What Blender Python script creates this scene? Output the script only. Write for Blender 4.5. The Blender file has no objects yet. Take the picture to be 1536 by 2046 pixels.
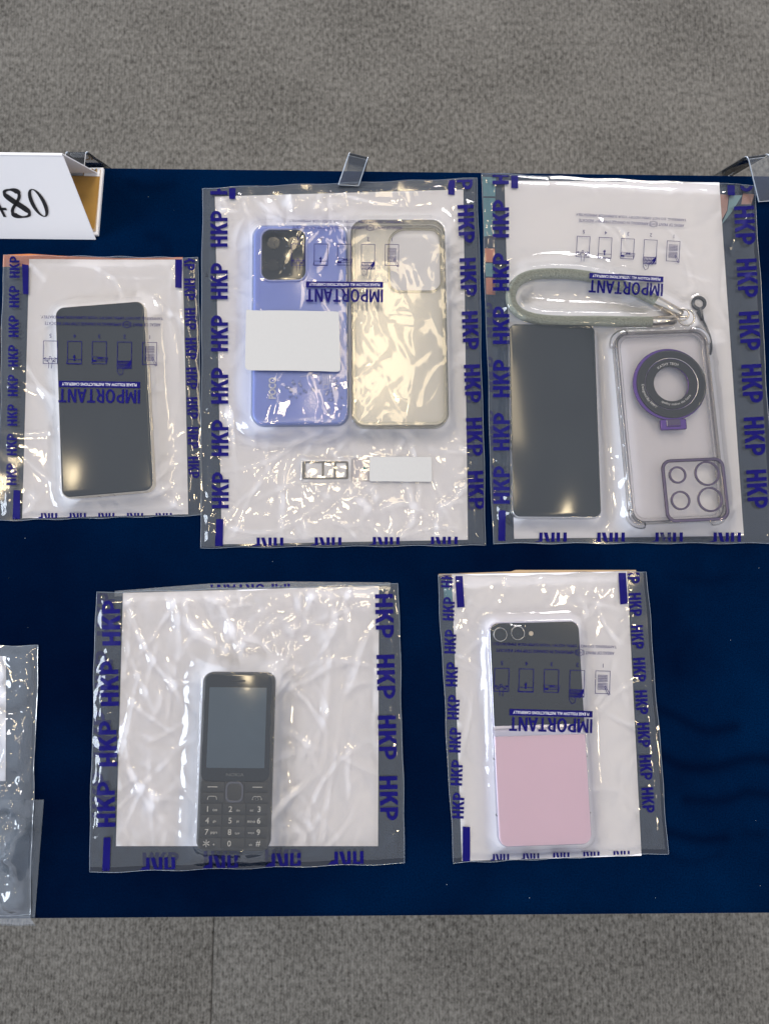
import bpy, bmesh, math, random
import numpy as np
from mathutils import Euler, Vector, Matrix

random.seed(7)
rng = np.random.default_rng(11)
scene = bpy.context.scene
COL = scene.collection

# ------------------------------------------------------------------ camera
F_PX, CXP, CYP = 1500.0, 768.0, 1023.0          # focal length in photo pixels, picture centre
DIST = 0.613                                     # lens to table along the axis
ROT = Euler((math.radians(7.7), -0.0203, 0.0), 'XYZ')
RM = np.array(ROT.to_matrix())
AXIS = RM @ np.array([0, 0, -1.0])
CAM = -AXIS * DIST
cam_d = bpy.data.cameras.new('camera')
cam = bpy.data.objects.new('camera', cam_d)
COL.objects.link(cam)
cam.location = CAM
cam.rotation_euler = ROT
cam_d.sensor_fit = 'HORIZONTAL'
cam_d.sensor_width = 36.0
cam_d.lens = 36.0 * F_PX / 1536.0
cam_d.clip_start = 0.01
cam_d.clip_end = 60
cam_d.dof.use_dof = True
cam_d.dof.focus_distance = DIST - 0.004
cam_d.dof.aperture_fstop = 13.0
scene.camera = cam

# ------------------------------------------------------------------ room light
world = bpy.data.worlds.new('World')
scene.world = world
world.use_nodes = True
bg = world.node_tree.nodes['Background']
bg.inputs[0].default_value = (0.85, 0.88, 1.0, 1)
bg.inputs[1].default_value = 0.54

def area(name, loc, size, energy, color, target=(0, 0, 0), sy=None):
    d = bpy.data.lights.new(name, 'AREA')
    d.energy = energy
    d.color = color
    if sy:
        d.shape = 'RECTANGLE'; d.size = size; d.size_y = sy
    else:
        d.shape = 'DISK'; d.size = size
    o = bpy.data.objects.new(name, d)
    COL.objects.link(o)
    o.location = loc
    v = Vector(target) - Vector(loc)
    o.rotation_euler = v.to_track_quat('-Z', 'Y').to_euler()
    return o

WARM = (1.0, 0.80, 0.50)
area('ceiling_lamp', (0.03, 1.00, 2.25), 0.26, 3.2, WARM, sy=0.60)
area('ceiling_lamp', (-1.50, 0.40, 2.25), 0.15, 2.2, WARM)
area('ceiling_lamp', (0.82, 0.03, 2.25), 0.15, 2.2, WARM)
area('ceiling_lamp', (1.9, -0.6, 2.25), 0.18, 4.0, WARM)
for lx, ly in ((-0.17, 0.62), (-0.33, 1.50), (-0.12, 0.36), (-0.40, 0.22), (0.20, 1.75)):
    area('ceiling_downlight', (lx, ly, 2.25), 0.12, 1.2, WARM, (lx * .2, 0, 0))
area('window_light', (-2.7, -0.3, 1.9), 1.3, 46.0, (0.78, 0.87, 1.0))
area('ceiling_panel', (1.2, 2.9, 2.4), 0.8, 34.0, (1.0, 0.96, 0.96))

scene.render.engine = 'CYCLES'
scene.view_settings.view_transform = 'Standard'
scene.view_settings.look = 'None'
scene.view_settings.gamma = 1.0
scene.view_settings.exposure = 0.52
scene.view_settings.use_curve_mapping = False
cy = scene.cycles
cy.use_denoising = True
cy.max_bounces = 10
cy.transparent_max_bounces = 24
cy.diffuse_bounces = 3
cy.glossy_bounces = 4
cy.transmission_bounces = 8
cy.sample_clamp_indirect = 3.0
cy.blur_glossy = 0.6
cy.caustics_reflective = True
cy.caustics_refractive = False

# ------------------------------------------------------------------ helpers: pixel <-> place
def up_(px, py, z=0.0):
    """point of the horizontal plane z seen at photo pixel (px,py); arrays allowed"""
    px = np.asarray(px, float); py = np.asarray(py, float)
    d = np.stack([(px - CXP) / F_PX, -(py - CYP) / F_PX, -np.ones_like(px)], -1) @ RM.T
    t = (z - CAM[2]) / d[..., 2]
    return CAM[:2] + d[..., :2] * t[..., None]

def P3(px, py, z=0.0):
    q = up_(px, py, z)
    return (float(q[0]), float(q[1]), float(z))

# ------------------------------------------------------------------ helpers: objects
def link(o, parent=None):
    COL.objects.link(o)
    if parent is not None:
        o.parent = parent
    return o

def mesh(name, verts, faces, mat, parent=None, smooth=False, sharp=None):
    me = bpy.data.meshes.new(name)
    me.from_pydata([tuple(map(float, v)) for v in verts], [], faces)
    me.validate()
    me.update()
    if mat:
        me.materials.append(mat)
    if smooth:
        me.polygons.foreach_set('use_smooth', [True] * len(me.polygons))
        if sharp:
            me.set_sharp_from_angle(angle=math.radians(sharp))
    return link(bpy.data.objects.new(name, me), parent)

def thing(name, label, cat, loc=(0, 0, 0), rz=0.0, group=None):
    o = bpy.data.objects.new(name, None)
    o.empty_display_size = 0.01
    COL.objects.link(o)
    o.location = loc
    o.rotation_euler = (0, 0, rz)
    tag(o, label, cat, group)
    return o

def tag(o, label=None, cat=None, group=None, kind=None):
    if label: o['label'] = label
    if cat: o['category'] = cat
    if group: o['group'] = group
    if kind: o['kind'] = kind
    return o

def rr(w, h, r, cx=0.0, cy=0.0, n=8):
    """outline of a rounded rectangle, counter-clockwise; r one radius or four (tr, tl, bl, br)"""
    rs = r if isinstance(r, (list, tuple)) else (r,) * 4
    pts = []
    for k, (sx, sy) in enumerate(((1, 1), (-1, 1), (-1, -1), (1, -1))):
        q = rs[k]
        ox, oy = cx + sx * (w / 2 - q), cy + sy * (h / 2 - q)
        for i in range(n + 1):
            a = math.pi / 2 * (k + i / n)
            pts.append((ox + q * math.cos(a), oy + q * math.sin(a)))
    return pts

def circ(r, cx=0, cy=0, n=48):
    return [(cx + r * math.cos(2 * math.pi * i / n), cy + r * math.sin(2 * math.pi * i / n)) for i in range(n)]

def slab(name, w, h, r, z0, z1, mat, parent=None, bev=0.0006, cx=0, cy=0, n=10, steps=3):
    """rounded rectangle plate with rounded edges"""
    rings = []
    for i in range(steps + 1):
        a = math.pi / 2 * i / steps
        rings.append((bev * (1 - math.sin(a)), z0 + bev * (1 - math.cos(a))))
    for i in range(steps + 1):
        a = math.pi / 2 * i / steps
        rings.append((bev * (1 - math.cos(a)), z1 - bev * (1 - math.sin(a))))
    vs, fs = [], []
    m = None
    for ins, z in rings:
        o = rr(w - 2 * ins, h - 2 * ins, max(r - ins, 1e-5), cx, cy, n)
        m = len(o)
        vs += [(x, y, z) for x, y in o]
    for k in range(len(rings) - 1):
        for i in range(m):
            j = (i + 1) % m
            fs.append((k * m + i, k * m + j, (k + 1) * m + j, (k + 1) * m + i))
    fs.append(tuple(range(m - 1, -1, -1)))
    b = (len(rings) - 1) * m
    fs.append(tuple(range(b, b + m)))
    return mesh(name, vs, fs, mat, parent, True, 50)

def curve_mesh(cu):
    o = bpy.data.objects.new('tmp', cu)
    COL.objects.link(o)
    dg = bpy.context.evaluated_depsgraph_get()
    me = bpy.data.meshes.new_from_object(o.evaluated_get(dg))
    bpy.data.objects.remove(o)
    bpy.data.curves.remove(cu)
    return me

def shape2d(name, outlines, z0, z1, mat, parent=None, bev=0.0):
    """flat plate with holes from outlines, between z0 and z1"""
    cu = bpy.data.curves.new(name, 'CURVE')
    cu.dimensions = '2D'
    cu.fill_mode = 'BOTH'
    K = 1000.0
    for pts in outlines:
        s = cu.splines.new('POLY')
        s.points.add(len(pts) - 1)
        for p, (x, y) in zip(s.points, pts):
            p.co = (x * K, y * K, 0, 1)
        s.use_cyclic_u = True
    cu.extrude = max((z1 - z0) / 2 - bev, 0) * K
    if bev:
        cu.bevel_depth = bev * K
        cu.bevel_resolution = 2
        cu.offset = -bev * K
    me = curve_mesh(cu)
    n = len(me.vertices)
    a = np.empty(n * 3)
    me.vertices.foreach_get('co', a)
    a = a.reshape(-1, 3) / K
    a[:, 2] += (z0 + z1) / 2
    me.vertices.foreach_set('co', a.ravel())
    me.name = name
    me.materials.clear()
    me.materials.append(mat)
    me.polygons.foreach_set('use_smooth', [bool(bev)] * len(me.polygons))
    if bev:
        me.set_sharp_from_angle(angle=math.radians(40))
    me.update()
    return link(bpy.data.objects.new(name, me), parent)

def tube(name, pts, rad, mat, parent=None, n=8, closed=False, caps=True, rads=None):
    pts = [Vector(p) for p in pts]
    vs, fs = [], []
    m = len(pts)
    up = Vector((0, 0, 1))
    for i, p in enumerate(pts):
        a = pts[(i - 1) % m] if (closed or i > 0) else p
        b = pts[(i + 1) % m] if (closed or i < m - 1) else p
        t = (b - a).normalized()
        s = t.cross(up)
        if s.length < 1e-4:
            s = Vector((1, 0, 0))
        s.normalize()
        q = s.cross(t)
        r = rads[i] if rads else rad
        for k in range(n):
            an = 2 * math.pi * k / n
            vs.append(p + s * (r * math.cos(an)) + q * (r * math.sin(an)))
    for i in range(m if closed else m - 1):
        i2 = (i + 1) % m
        for k in range(n):
            k2 = (k + 1) % n
            fs.append((i * n + k, i * n + k2, i2 * n + k2, i2 * n + k))
    if not closed and caps:
        fs.append(tuple(range(n)))
        fs.append(tuple((m - 1) * n + k for k in range(n - 1, -1, -1)))
    return mesh(name, vs, fs, mat, parent, True, 60)

def smooth_path(pts, per=8, closed=False):
    """Catmull-Rom through points"""
    p = [np.array(q, float) for q in pts]
    out = []
    m = len(p)
    for i in range(m if closed else m - 1):
        g = lambda k: p[k % m] if closed else p[min(max(k, 0), m - 1)]
        a, b, c, d = g(i - 1), g(i), g(i + 1), g(i + 2)
        for k in range(per):
            t = k / per
            out.append(0.5 * (2 * b + (c - a) * t + (2 * a - 5 * b + 4 * c - d) * t * t + (3 * b - a - 3 * c + d) * t ** 3))
    if not closed:
        out.append(p[-1])
    return out

def box(name, x0, x1, y0, y1, z0, z1, mat, parent=None, bev=0.0):
    return slab(name, x1 - x0, y1 - y0, max(bev, 1e-4), z0, z1, mat, parent, max(bev, 5e-5), (x0 + x1) / 2, (y0 + y1) / 2, 3, 2)

# ------------------------------------------------------------------ helpers: flat lettering
_tc = {}
def text2d(s, bold=0.0, space=1.0):
    """(verts Nx2, faces) of a line of lettering, cap height about 0.7, starting at x=0"""
    key = (s, bold, space)
    if key in _tc: return _tc[key]
    cu = bpy.data.curves.new('t', 'FONT')
    cu.body = s
    cu.size = 1.0
    cu.resolution_u = 3
    cu.offset = bold
    cu.space_character = space
    me = curve_mesh(cu)
    v = np.array([x.co[:2] for x in me.vertices]).reshape(-1, 2)
    f = [tuple(p.vertices) for p in me.polygons]
    bpy.data.meshes.remove(me)
    _tc[key] = (v, f)
    return v, f

def poly2d(outlines):
    cu = bpy.data.curves.new('p', 'CURVE')
    cu.dimensions = '2D'; cu.fill_mode = 'BOTH'
    for pts in outlines:
        s = cu.splines.new('POLY')
        s.points.add(len(pts) - 1)
        for p, (x, y) in zip(s.points, pts):
            p.co = (x, y, 0, 1)
        s.use_cyclic_u = True
    me = curve_mesh(cu)
    v = np.array([x.co[:2] for x in me.vertices])
    f = [tuple(p.vertices) for p in me.polygons]
    bpy.data.meshes.remove(me)
    return v, f

def cut2d(vf, step):
    """cut a flat shape along a grid so that it can follow a wavy surface"""
    v, f = vf
    bm = bmesh.new()
    bv = [bm.verts.new((x, y, 0)) for x, y in v]
    for q in f:
        try: bm.faces.new([bv[i] for i in q])
        except ValueError: pass
    for ax in (0, 1):
        lo, hi = v[:, ax].min(), v[:, ax].max()
        c = lo + step
        while c < hi:
            co = [0, 0, 0]; no = [0, 0, 0]
            co[ax] = c; no[ax] = 1
            bmesh.ops.bisect_plane(bm, geom=bm.verts[:] + bm.edges[:] + bm.faces[:], plane_co=co, plane_no=no)
            c += step
    bm.verts.index_update()
    v2 = np.array([q.co[:2] for q in bm.verts])
    f2 = [tuple(q.index for q in fc.verts) for fc in bm.faces]
    bm.free()
    return v2, f2

def fit2d(vf, cx, cy, w=None, h=None):
    """place a flat shape centred at (cx,cy), scaled to width w and height h"""
    v, f = vf
    lo, hi = v.min(0), v.max(0)
    s = hi - lo
    sx = w / s[0] if w else h / s[1]
    sy = h / s[1] if h else w / s[0]
    return (v - (lo + hi) / 2) * [sx, sy] + [cx, cy], f

def join2d(parts):
    vs, fs, n = [], [], 0
    for v, f in parts:
        vs.append(v)
        fs += [tuple(i + n for i in q) for q in f]
        n += len(v)
    return np.concatenate(vs), fs

def strokes(lines, w, seg=6.0):
    vs, fs = [], []
    for ln in lines:
        for (x0, y0), (x1, y1) in zip(ln[:-1], ln[1:]):
            L = math.hypot(x1 - x0, y1 - y0)
            if L == 0: continue
            dx, dy = (x1 - x0) / L, (y1 - y0) / L
            k = max(1, int(L / seg + .5))
            b = len(vs)
            for i in range(k + 1):
                t = -w / 2 + (L + w) * i / k
                for s in (-1, 1):
                    vs.append((x0 + dx * t - dy * s * w / 2, y0 + dy * t + dx * s * w / 2))
            for i in range(k):
                fs.append((b + 2 * i, b + 2 * i + 2, b + 2 * i + 3, b + 2 * i + 1))
    return np.array(vs), fs

def flat_text(name, vf, z, mat, parent):
    v, f = vf
    return mesh(name, [(x, y, z) for x, y in v], f, mat, parent)

# ------------------------------------------------------------------ materials
def nmat(name):
    m = bpy.data.materials.new(name)
    m.use_nodes = True
    nt = m.node_tree
    return m, nt, nt.nodes, nt.links, nt.nodes['Principled BSDF']

def pmat(name, col, rough=0.5, metal=0.0, var=0.06, scale=300.0, bump=0.0, spec=0.5, coat=0.0, trans=0.0, ior=1.5, sheen=0.0):
    """plain procedural material with a little mottling and relief"""
    m, nt, N, L, b = nmat(name)
    b.inputs['Roughness'].default_value = rough
    b.inputs['Metallic'].default_value = metal
    b.inputs['Specular IOR Level'].default_value = spec
    b.inputs['Coat Weight'].default_value = coat
    b.inputs['Transmission Weight'].default_value = trans
    b.inputs['IOR'].default_value = ior
    b.inputs['Sheen Weight'].default_value = sheen
    tc = N.new('ShaderNodeTexCoord')
    nz = N.new('ShaderNodeTexNoise')
    nz.inputs['Scale'].default_value = scale
    nz.inputs['Detail'].default_value = 4
    L.new(tc.outputs['Object'], nz.inputs['Vector'])
    mx = N.new('ShaderNodeMix'); mx.data_type = 'RGBA'
    c = np.array(col)
    mx.inputs['A'].default_value = (*np.clip(c * (1 - var), 0, 1), 1)
    mx.inputs['B'].default_value = (*np.clip(c * (1 + var), 0, 1), 1)
    L.new(nz.outputs['Fac'], mx.inputs['Factor'])
    L.new(mx.outputs['Result'], b.inputs['Base Color'])
    if bump:
        bp = N.new('ShaderNodeBump')
        bp.inputs['Strength'].default_value = bump
        bp.inputs['Distance'].default_value = 0.0004
        L.new(nz.outputs['Fac'], bp.inputs['Height'])
        L.new(bp.outputs['Normal'], b.inputs['Normal'])
    return m

def film_mat(name, tint=(0.985, 0.99, 0.99), rough=0.055, gain=1.3, haze=0.022, hazecol=(0.66, 0.80, 0.98), ior=1.5, bump=0.10, bscale=70.0, stretch=(1, 1, 1)):
    """thin clear plastic: see-through sheet with sky-bright gloss and a trace of haze"""
    m, nt, N, L, b = nmat(name)
    N.remove(b)
    out = N['Material Output']
    tr = N.new('ShaderNodeBsdfTransparent'); tr.inputs[0].default_value = (*tint, 1)
    df = N.new('ShaderNodeBsdfDiffuse'); df.inputs[0].default_value = (*hazecol, 1)
    gl = N.new('ShaderNodeBsdfGlossy'); gl.inputs['Roughness'].default_value = rough
    m1 = N.new('ShaderNodeMixShader'); m1.inputs[0].default_value = haze
    L.new(tr.outputs[0], m1.inputs[1]); L.new(df.outputs[0], m1.inputs[2])
    fr = N.new('ShaderNodeFresnel'); fr.inputs['IOR'].default_value = ior
    ml = N.new('ShaderNodeMath'); ml.operation = 'MULTIPLY'; ml.use_clamp = True
    ml.inputs[1].default_value = gain
    L.new(fr.outputs[0], ml.inputs[0])
    m2 = N.new('ShaderNodeMixShader')
    L.new(ml.outputs[0], m2.inputs[0]); L.new(m1.outputs[0], m2.inputs[1]); L.new(gl.outputs[0], m2.inputs[2])
    if bump:
        tc = N.new('ShaderNodeTexCoord')
        mp = N.new('ShaderNodeMapping'); mp.inputs['Scale'].default_value = stretch
        nz = N.new('ShaderNodeTexNoise'); nz.inputs['Scale'].default_value = bscale
        nz.inputs['Detail'].default_value = 3; nz.inputs['Distortion'].default_value = 0.8
        bp = N.new('ShaderNodeBump'); bp.inputs['Strength'].default_value = bump; bp.inputs['Distance'].default_value = 0.0005
        L.new(tc.outputs['Object'], mp.inputs[0]); L.new(mp.outputs[0], nz.inputs['Vector'])
        L.new(nz.outputs['Fac'], bp.inputs['Height'])
        L.new(bp.outputs['Normal'], gl.inputs['Normal']); L.new(bp.outputs['Normal'], fr.inputs['Normal'])
    L.new(m2.outputs[0], out.inputs['Surface'])
    return m

def velvet_mat():
    m, nt, N, L, b = nmat('navy_velvet')
    tc = N.new('ShaderNodeTexCoord')
    n1 = N.new('ShaderNodeTexNoise'); n1.inputs['Scale'].default_value = 6; n1.inputs['Detail'].default_value = 5; n1.inputs['Roughness'].default_value = 0.6
    n2 = N.new('ShaderNodeTexNoise'); n2.inputs['Scale'].default_value = 900; n2.inputs['Detail'].default_value = 2
    L.new(tc.outputs['Object'], n1.inputs['Vector']); L.new(tc.outputs['Object'], n2.inputs['Vector'])
    at = N.new('ShaderNodeAttribute'); at.attribute_name = 'nap'
    # pile brushed one way is lighter, against it darker
    r1 = N.new('ShaderNodeMapRange'); r1.inputs['From Min'].default_value = 0.3; r1.inputs['From Max'].default_value = 0.72
    r1.inputs['To Min'].default_value = 0.25; r1.inputs['To Max'].default_value = 1.0
    L.new(n1.outputs['Fac'], r1.inputs['Value'])
    mm = N.new('ShaderNodeMath'); mm.operation = 'MULTIPLY_ADD'
    mm.inputs[1].default_value = -0.85; mm.inputs[2].default_value = 1.0
    L.new(at.outputs['Fac'], mm.inputs[0])
    m3 = N.new('ShaderNodeMath'); m3.operation = 'MULTIPLY'
    L.new(r1.outputs[0], m3.inputs[0]); L.new(mm.outputs[0], m3.inputs[1])
    r2 = N.new('ShaderNodeMapRange'); r2.inputs['From Min'].default_value = 0.3; r2.inputs['From Max'].default_value = 0.75
    r2.inputs['To Min'].default_value = 0.6; r2.inputs['To Max'].default_value = 1.4
    L.new(n2.outputs['Fac'], r2.inputs['Value'])
    m4 = N.new('ShaderNodeMath'); m4.operation = 'MULTIPLY'
    L.new(m3.outputs[0], m4.inputs[0]); L.new(r2.outputs[0], m4.inputs[1])
    mx = N.new('ShaderNodeMix'); mx.data_type = 'RGBA'
    mx.inputs['A'].default_value = (0.0005, 0.0012, 0.008, 1)
    mx.inputs['B'].default_value = (0.0002, 0.0115, 0.046, 1)
    L.new(m4.outputs[0], mx.inputs['Factor'])
    L.new(mx.outputs['Result'], b.inputs['Base Color'])
    b.inputs['Roughness'].default_value = 0.95
    b.inputs['Specular IOR Level'].default_value = 0.0
    b.inputs['Sheen Weight'].default_value = 0.03
    b.inputs['Sheen Roughness'].default_value = 0.4
    b.inputs['Sheen Tint'].default_value = (0.05, 0.25, 0.9, 1)
    bp = N.new('ShaderNodeBump'); bp.inputs['Strength'].default_value = 0.35; bp.inputs['Distance'].default_value = 0.0004
    L.new(n2.outputs['Fac'], bp.inputs['Height']); L.new(bp.outputs['Normal'], b.inputs['Normal'])
    return m

def carpet_mat():
    m, nt, N, L, b = nmat('grey_loop_carpet')
    tc = N.new('ShaderNodeTexCoord')
    mp = N.new('ShaderNodeMapping'); mp.inputs['Scale'].default_value = (1.0, 0.55, 1.0)
    L.new(tc.outputs['Object'], mp.inputs[0])
    def noise(scale, det, src):
        n = N.new('ShaderNodeTexNoise'); n.inputs['Scale'].default_value = scale; n.inputs['Detail'].default_value = det
        L.new(src, n.inputs['Vector']); return n
    a = noise(170, 3, mp.outputs[0]); c = noise(460, 2, mp.outputs[0]); d = noise(5, 3, tc.outputs['Object'])
    wv = N.new('ShaderNodeTexWave'); wv.wave_type = 'BANDS'; wv.bands_direction = 'X'
    wv.inputs['Scale'].default_value = 62; wv.inputs['Distortion'].default_value = 1.5; wv.inputs['Detail'].default_value = 2; wv.inputs['Detail Scale'].default_value = 6
    L.new(tc.outputs['Object'], wv.inputs['Vector'])
    s = N.new('ShaderNodeMath'); s.operation = 'MULTIPLY_ADD'; s.inputs[1].default_value = 0.75
    L.new(c.outputs['Fac'], s.inputs[0]); L.new(a.outputs['Fac'], s.inputs[2])
    s2 = N.new('ShaderNodeMath'); s2.operation = 'MULTIPLY_ADD'; s2.inputs[1].default_value = 0.10
    L.new(wv.outputs['Fac'], s2.inputs[0]); L.new(s.outputs[0], s2.inputs[2])
    s3 = N.new('ShaderNodeMath'); s3.operation = 'MULTIPLY_ADD'; s3.inputs[1].default_value = 0.34
    L.new(d.outputs['Fac'], s3.inputs[0]); L.new(s2.outputs[0], s3.inputs[2])
    cr = N.new('ShaderNodeValToRGB')
    cr.color_ramp.elements[0].position = 0.66; cr.color_ramp.elements[0].color = (0.034, 0.031, 0.026, 1)
    cr.color_ramp.elements[1].position = 1.24; cr.color_ramp.elements[1].color = (0.245, 0.232, 0.205, 1)
    mr = N.new('ShaderNodeMapRange'); mr.inputs['From Min'].default_value = 0.76; mr.inputs['From Max'].default_value = 1.36
    L.new(s3.outputs[0], mr.inputs['Value']); L.new(mr.outputs[0], cr.inputs['Fac'])
    cr.color_ramp.elements[0].position = 0.0; cr.color_ramp.elements[1].position = 1.0
    L.new(cr.outputs['Color'], b.inputs['Base Color'])
    b.inputs['Roughness'].default_value = 0.95
    b.inputs['Specular IOR Level'].default_value = 0.1
    b.inputs['Sheen Weight'].default_value = 0.1
    bp = N.new('ShaderNodeBump'); bp.inputs['Strength'].default_value = 0.8; bp.inputs['Distance'].default_value = 0.004
    L.new(s3.outputs[0], bp.inputs['Height']); L.new(bp.outputs['Normal'], b.inputs['Normal'])
    return m

M = {}
M['velvet'] = velvet_mat()
M['carpet'] = carpet_mat()
M['film'] = film_mat('bag_film')
M['film_back'] = film_mat('bag_film_underside', haze=0.055, rough=0.10, gain=1.3, hazecol=(0.55, 0.74, 1.0))
M['film_rough'] = film_mat('heat_sealed_film', rough=0.22, haze=0.08, bump=0.6, bscale=700)
M['film_clear'] = film_mat('polythene_bag_film', rough=0.07, haze=0.10, gain=1.9)
M['film_edge'] = film_mat('film_cut_edge', rough=0.2, haze=0.45, gain=2.5, bump=0)
M['paper'] = pmat('white_paper', (0.85, 0.85, 0.90), 0.75, var=0.012, scale=60, bump=0.02, spec=0.3)
M['card'] = pmat('white_card', (0.84, 0.84, 0.85), 0.6, var=0.01, scale=40, spec=0.3)
M['label'] = pmat('label_paper', (0.47, 0.47, 0.46), 0.7, var=0.03, scale=500, bump=0.05, spec=0.3)
M['ink'] = pmat('navy_print', (0.0035, 0.0025, 0.105), 0.45, var=0.15, scale=200, spec=0.12)
M['ink_back'] = pmat('navy_print_underside', (0.004, 0.0035, 0.09), 0.5, var=0.15, scale=200, spec=0.1)
M['ink_pale'] = pmat('white_print', (0.75, 0.75, 0.78), 0.5, var=0.02)
M['ink_black'] = pmat('black_print', (0.012, 0.012, 0.014), 0.5, var=0.05)
M['grey_print'] = pmat('grey_key_print', (0.72, 0.72, 0.70), 0.5, var=0.05)
M['screen'] = pmat('dark_glass', (0.016, 0.022, 0.023), 0.12, var=0.75, scale=16, coat=0.0)
M['glass_black'] = pmat('black_glass', (0.013, 0.016, 0.015), 0.10, var=0.75, scale=16, coat=0.0)
M['champagne'] = pmat('champagne_metal', (0.72, 0.66, 0.55), 0.25, metal=0.9, var=0.04)
M['silver'] = pmat('silver_metal', (0.70, 0.70, 0.72), 0.28, metal=0.9, var=0.04)
M['steel'] = pmat('polished_steel', (0.75, 0.70, 0.62), 0.18, metal=1.0, var=0.08, scale=120)
M['blue_body'] = pmat('periwinkle_back', (0.40, 0.46, 0.86), 0.35, var=0.04, scale=30, coat=0.0)
M['blue_case'] = film_mat('blue_clear_case', tint=(0.86, 0.90, 0.99), rough=0.12, haze=0.12, hazecol=(0.30, 0.42, 0.90), gain=0.6, bump=0)
M['lav'] = pmat('lavender_metal', (0.60, 0.58, 0.68), 0.3, metal=0.75, var=0.03)
M['pink'] = pmat('pink_glass_back', (0.80, 0.61, 0.75), 0.32, var=0.02, scale=30, coat=0.25)
M['char'] = pmat('charcoal_plastic', (0.050, 0.050, 0.048), 0.5, var=0.12, scale=900, bump=0.1)
M['key'] = pmat('key_plastic', (0.040, 0.041, 0.040), 0.45, var=0.1, scale=900, bump=0.08)
M['lcd'] = pmat('display_grey_blue', (0.075, 0.115, 0.155), 0.16, var=0.12, scale=40, coat=0.4)
M['tpu'] = film_mat('clear_soft_case', tint=(0.992, 0.985, 0.955), rough=0.12, haze=0.05, hazecol=(0.85, 0.83, 0.76), gain=0.7, bump=0.1, bscale=90)
M['tpu_rim'] = film_mat('clear_soft_case_wall', tint=(0.965, 0.955, 0.91), rough=0.10, haze=0.08, hazecol=(0.80, 0.78, 0.68), gain=1.4, bump=0)
M['pc'] = film_mat('clear_hard_case', tint=(0.975, 0.965, 0.97), rough=0.05, haze=0.02, gain=1.0, bump=0)
M['pc_rim'] = film_mat('clear_bumper', tint=(0.965, 0.95, 0.945), rough=0.08, haze=0.05, hazecol=(0.70, 0.66, 0.66), gain=1.8, bump=0)
M['purple'] = pmat('purple_metal', (0.13, 0.05, 0.32), 0.22, metal=0.5, var=0.1, scale=60)
M['purple_trim'] = pmat('dull_purple_trim', (0.11, 0.075, 0.16), 0.25, metal=0.4, var=0.1, scale=60)
M['black_plastic'] = pmat('black_disc', (0.012, 0.014, 0.016), 0.35, var=0.1, scale=200)
M['rubber'] = pmat('dark_grey_tab', (0.035, 0.04, 0.048), 0.5, var=0.1)
M['acrylic'] = film_mat('clear_acrylic', tint=(0.97, 0.98, 0.98), rough=0.03, haze=0.02, gain=1.3, bump=0)
M['acrylic_edge'] = film_mat('acrylic_cut_edge', tint=(0.9, 0.92, 0.92), rough=0.12, haze=0.35, gain=2.2, bump=0)
M['tape'] = pmat('brown_packing_tape', (0.42, 0.235, 0.055), 0.22, var=0.25, scale=90, bump=0.3, coat=0.6)
M['tan_print'] = pmat('tan_print', (0.50, 0.32, 0.13), 0.5, var=0.1)
M['cardboard'] = pmat('cardboard', (0.46, 0.33, 0.20), 0.8, var=0.12, scale=200)
M['orange'] = pmat('orange_seal_strip', (0.62, 0.20, 0.06), 0.4, var=0.15, scale=80)
M['teal'] = pmat('teal_seal_strip', (0.05, 0.26, 0.33), 0.4, var=0.12, scale=80)
M['orange_pale'] = pmat('faded_orange_strip', (0.50, 0.27, 0.20), 0.5, var=0.12, scale=80)
M['teal_pale'] = pmat('faded_teal_strip', (0.22, 0.38, 0.43), 0.5, var=0.12, scale=80)
M['teal_dark'] = pmat('teal_print', (0.03, 0.25, 0.30), 0.4, var=0.1)
M['droplet'] = film_mat('trapped_bubbles', tint=(0.92, 0.94, 1), rough=0.04, haze=0.10, gain=3.0, bump=0)
M['wood'] = pmat('table_board', (0.28, 0.2, 0.13), 0.6, var=0.15, scale=30)
M['leg'] = pmat('table_leg_metal', (0.25, 0.25, 0.26), 0.4, metal=0.8)
M['lint'] = pmat('lint', (0.7, 0.72, 0.75), 0.9)

def rope_mat():
    m, nt, N, L, b = nmat('grey_green_cord')
    tc = N.new('ShaderNodeTexCoord')
    v = N.new('ShaderNodeTexVoronoi'); v.inputs['Scale'].default_value = 900
    n = N.new('ShaderNodeTexNoise'); n.inputs['Scale'].default_value = 500
    L.new(tc.outputs['Object'], v.inputs['Vector']); L.new(tc.outputs['Object'], n.inputs['Vector'])
    cr = N.new('ShaderNodeValToRGB')
    cr.color_ramp.elements[0].color = (0.42, 0.45, 0.38, 1); cr.color_ramp.elements[1].color = (0.20, 0.22, 0.18, 1)
    L.new(v.outputs['Distance'], cr.inputs['Fac'])
    L.new(cr.outputs['Color'], b.inputs['Base Color'])
    b.inputs['Roughness'].default_value = 0.9
    bp = N.new('ShaderNodeBump'); bp.inputs['Strength'].default_value = 0.7; bp.inputs['Distance'].default_value = 0.0006
    bp.invert = True
    L.new(v.outputs['Distance'], bp.inputs['Height']); L.new(bp.outputs['Normal'], b.inputs['Normal'])
    return m
M['rope'] = rope_mat()

# ------------------------------------------------------------------ setting: carpet and table
FLOOR = -0.74
floor = bpy.data.objects.new('floor', None)
COL.objects.link(floor)
floor['kind'] = 'structure'
sx = float(up_(424, 1950, FLOOR)[0])
for x0, x1, y0, y1 in ((-2.6, 2.6, 0.0, 2.6), (-2.6, sx, -2.6, 0.0), (sx, 2.6, -2.6, 0.0)):
    g = 0.0006
    o = box('carpet_panel', x0 + g, x1 - g, y0 + g, y1 - g, -0.008, 0.0, M['carpet'], floor, 0.0015)
    o.location = (0, 0, FLOOR)
box('screed', -2.6, 2.6, -2.6, 2.6, -0.030, -0.010, M['char'], floor).location = (0, 0, FLOOR)

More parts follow.
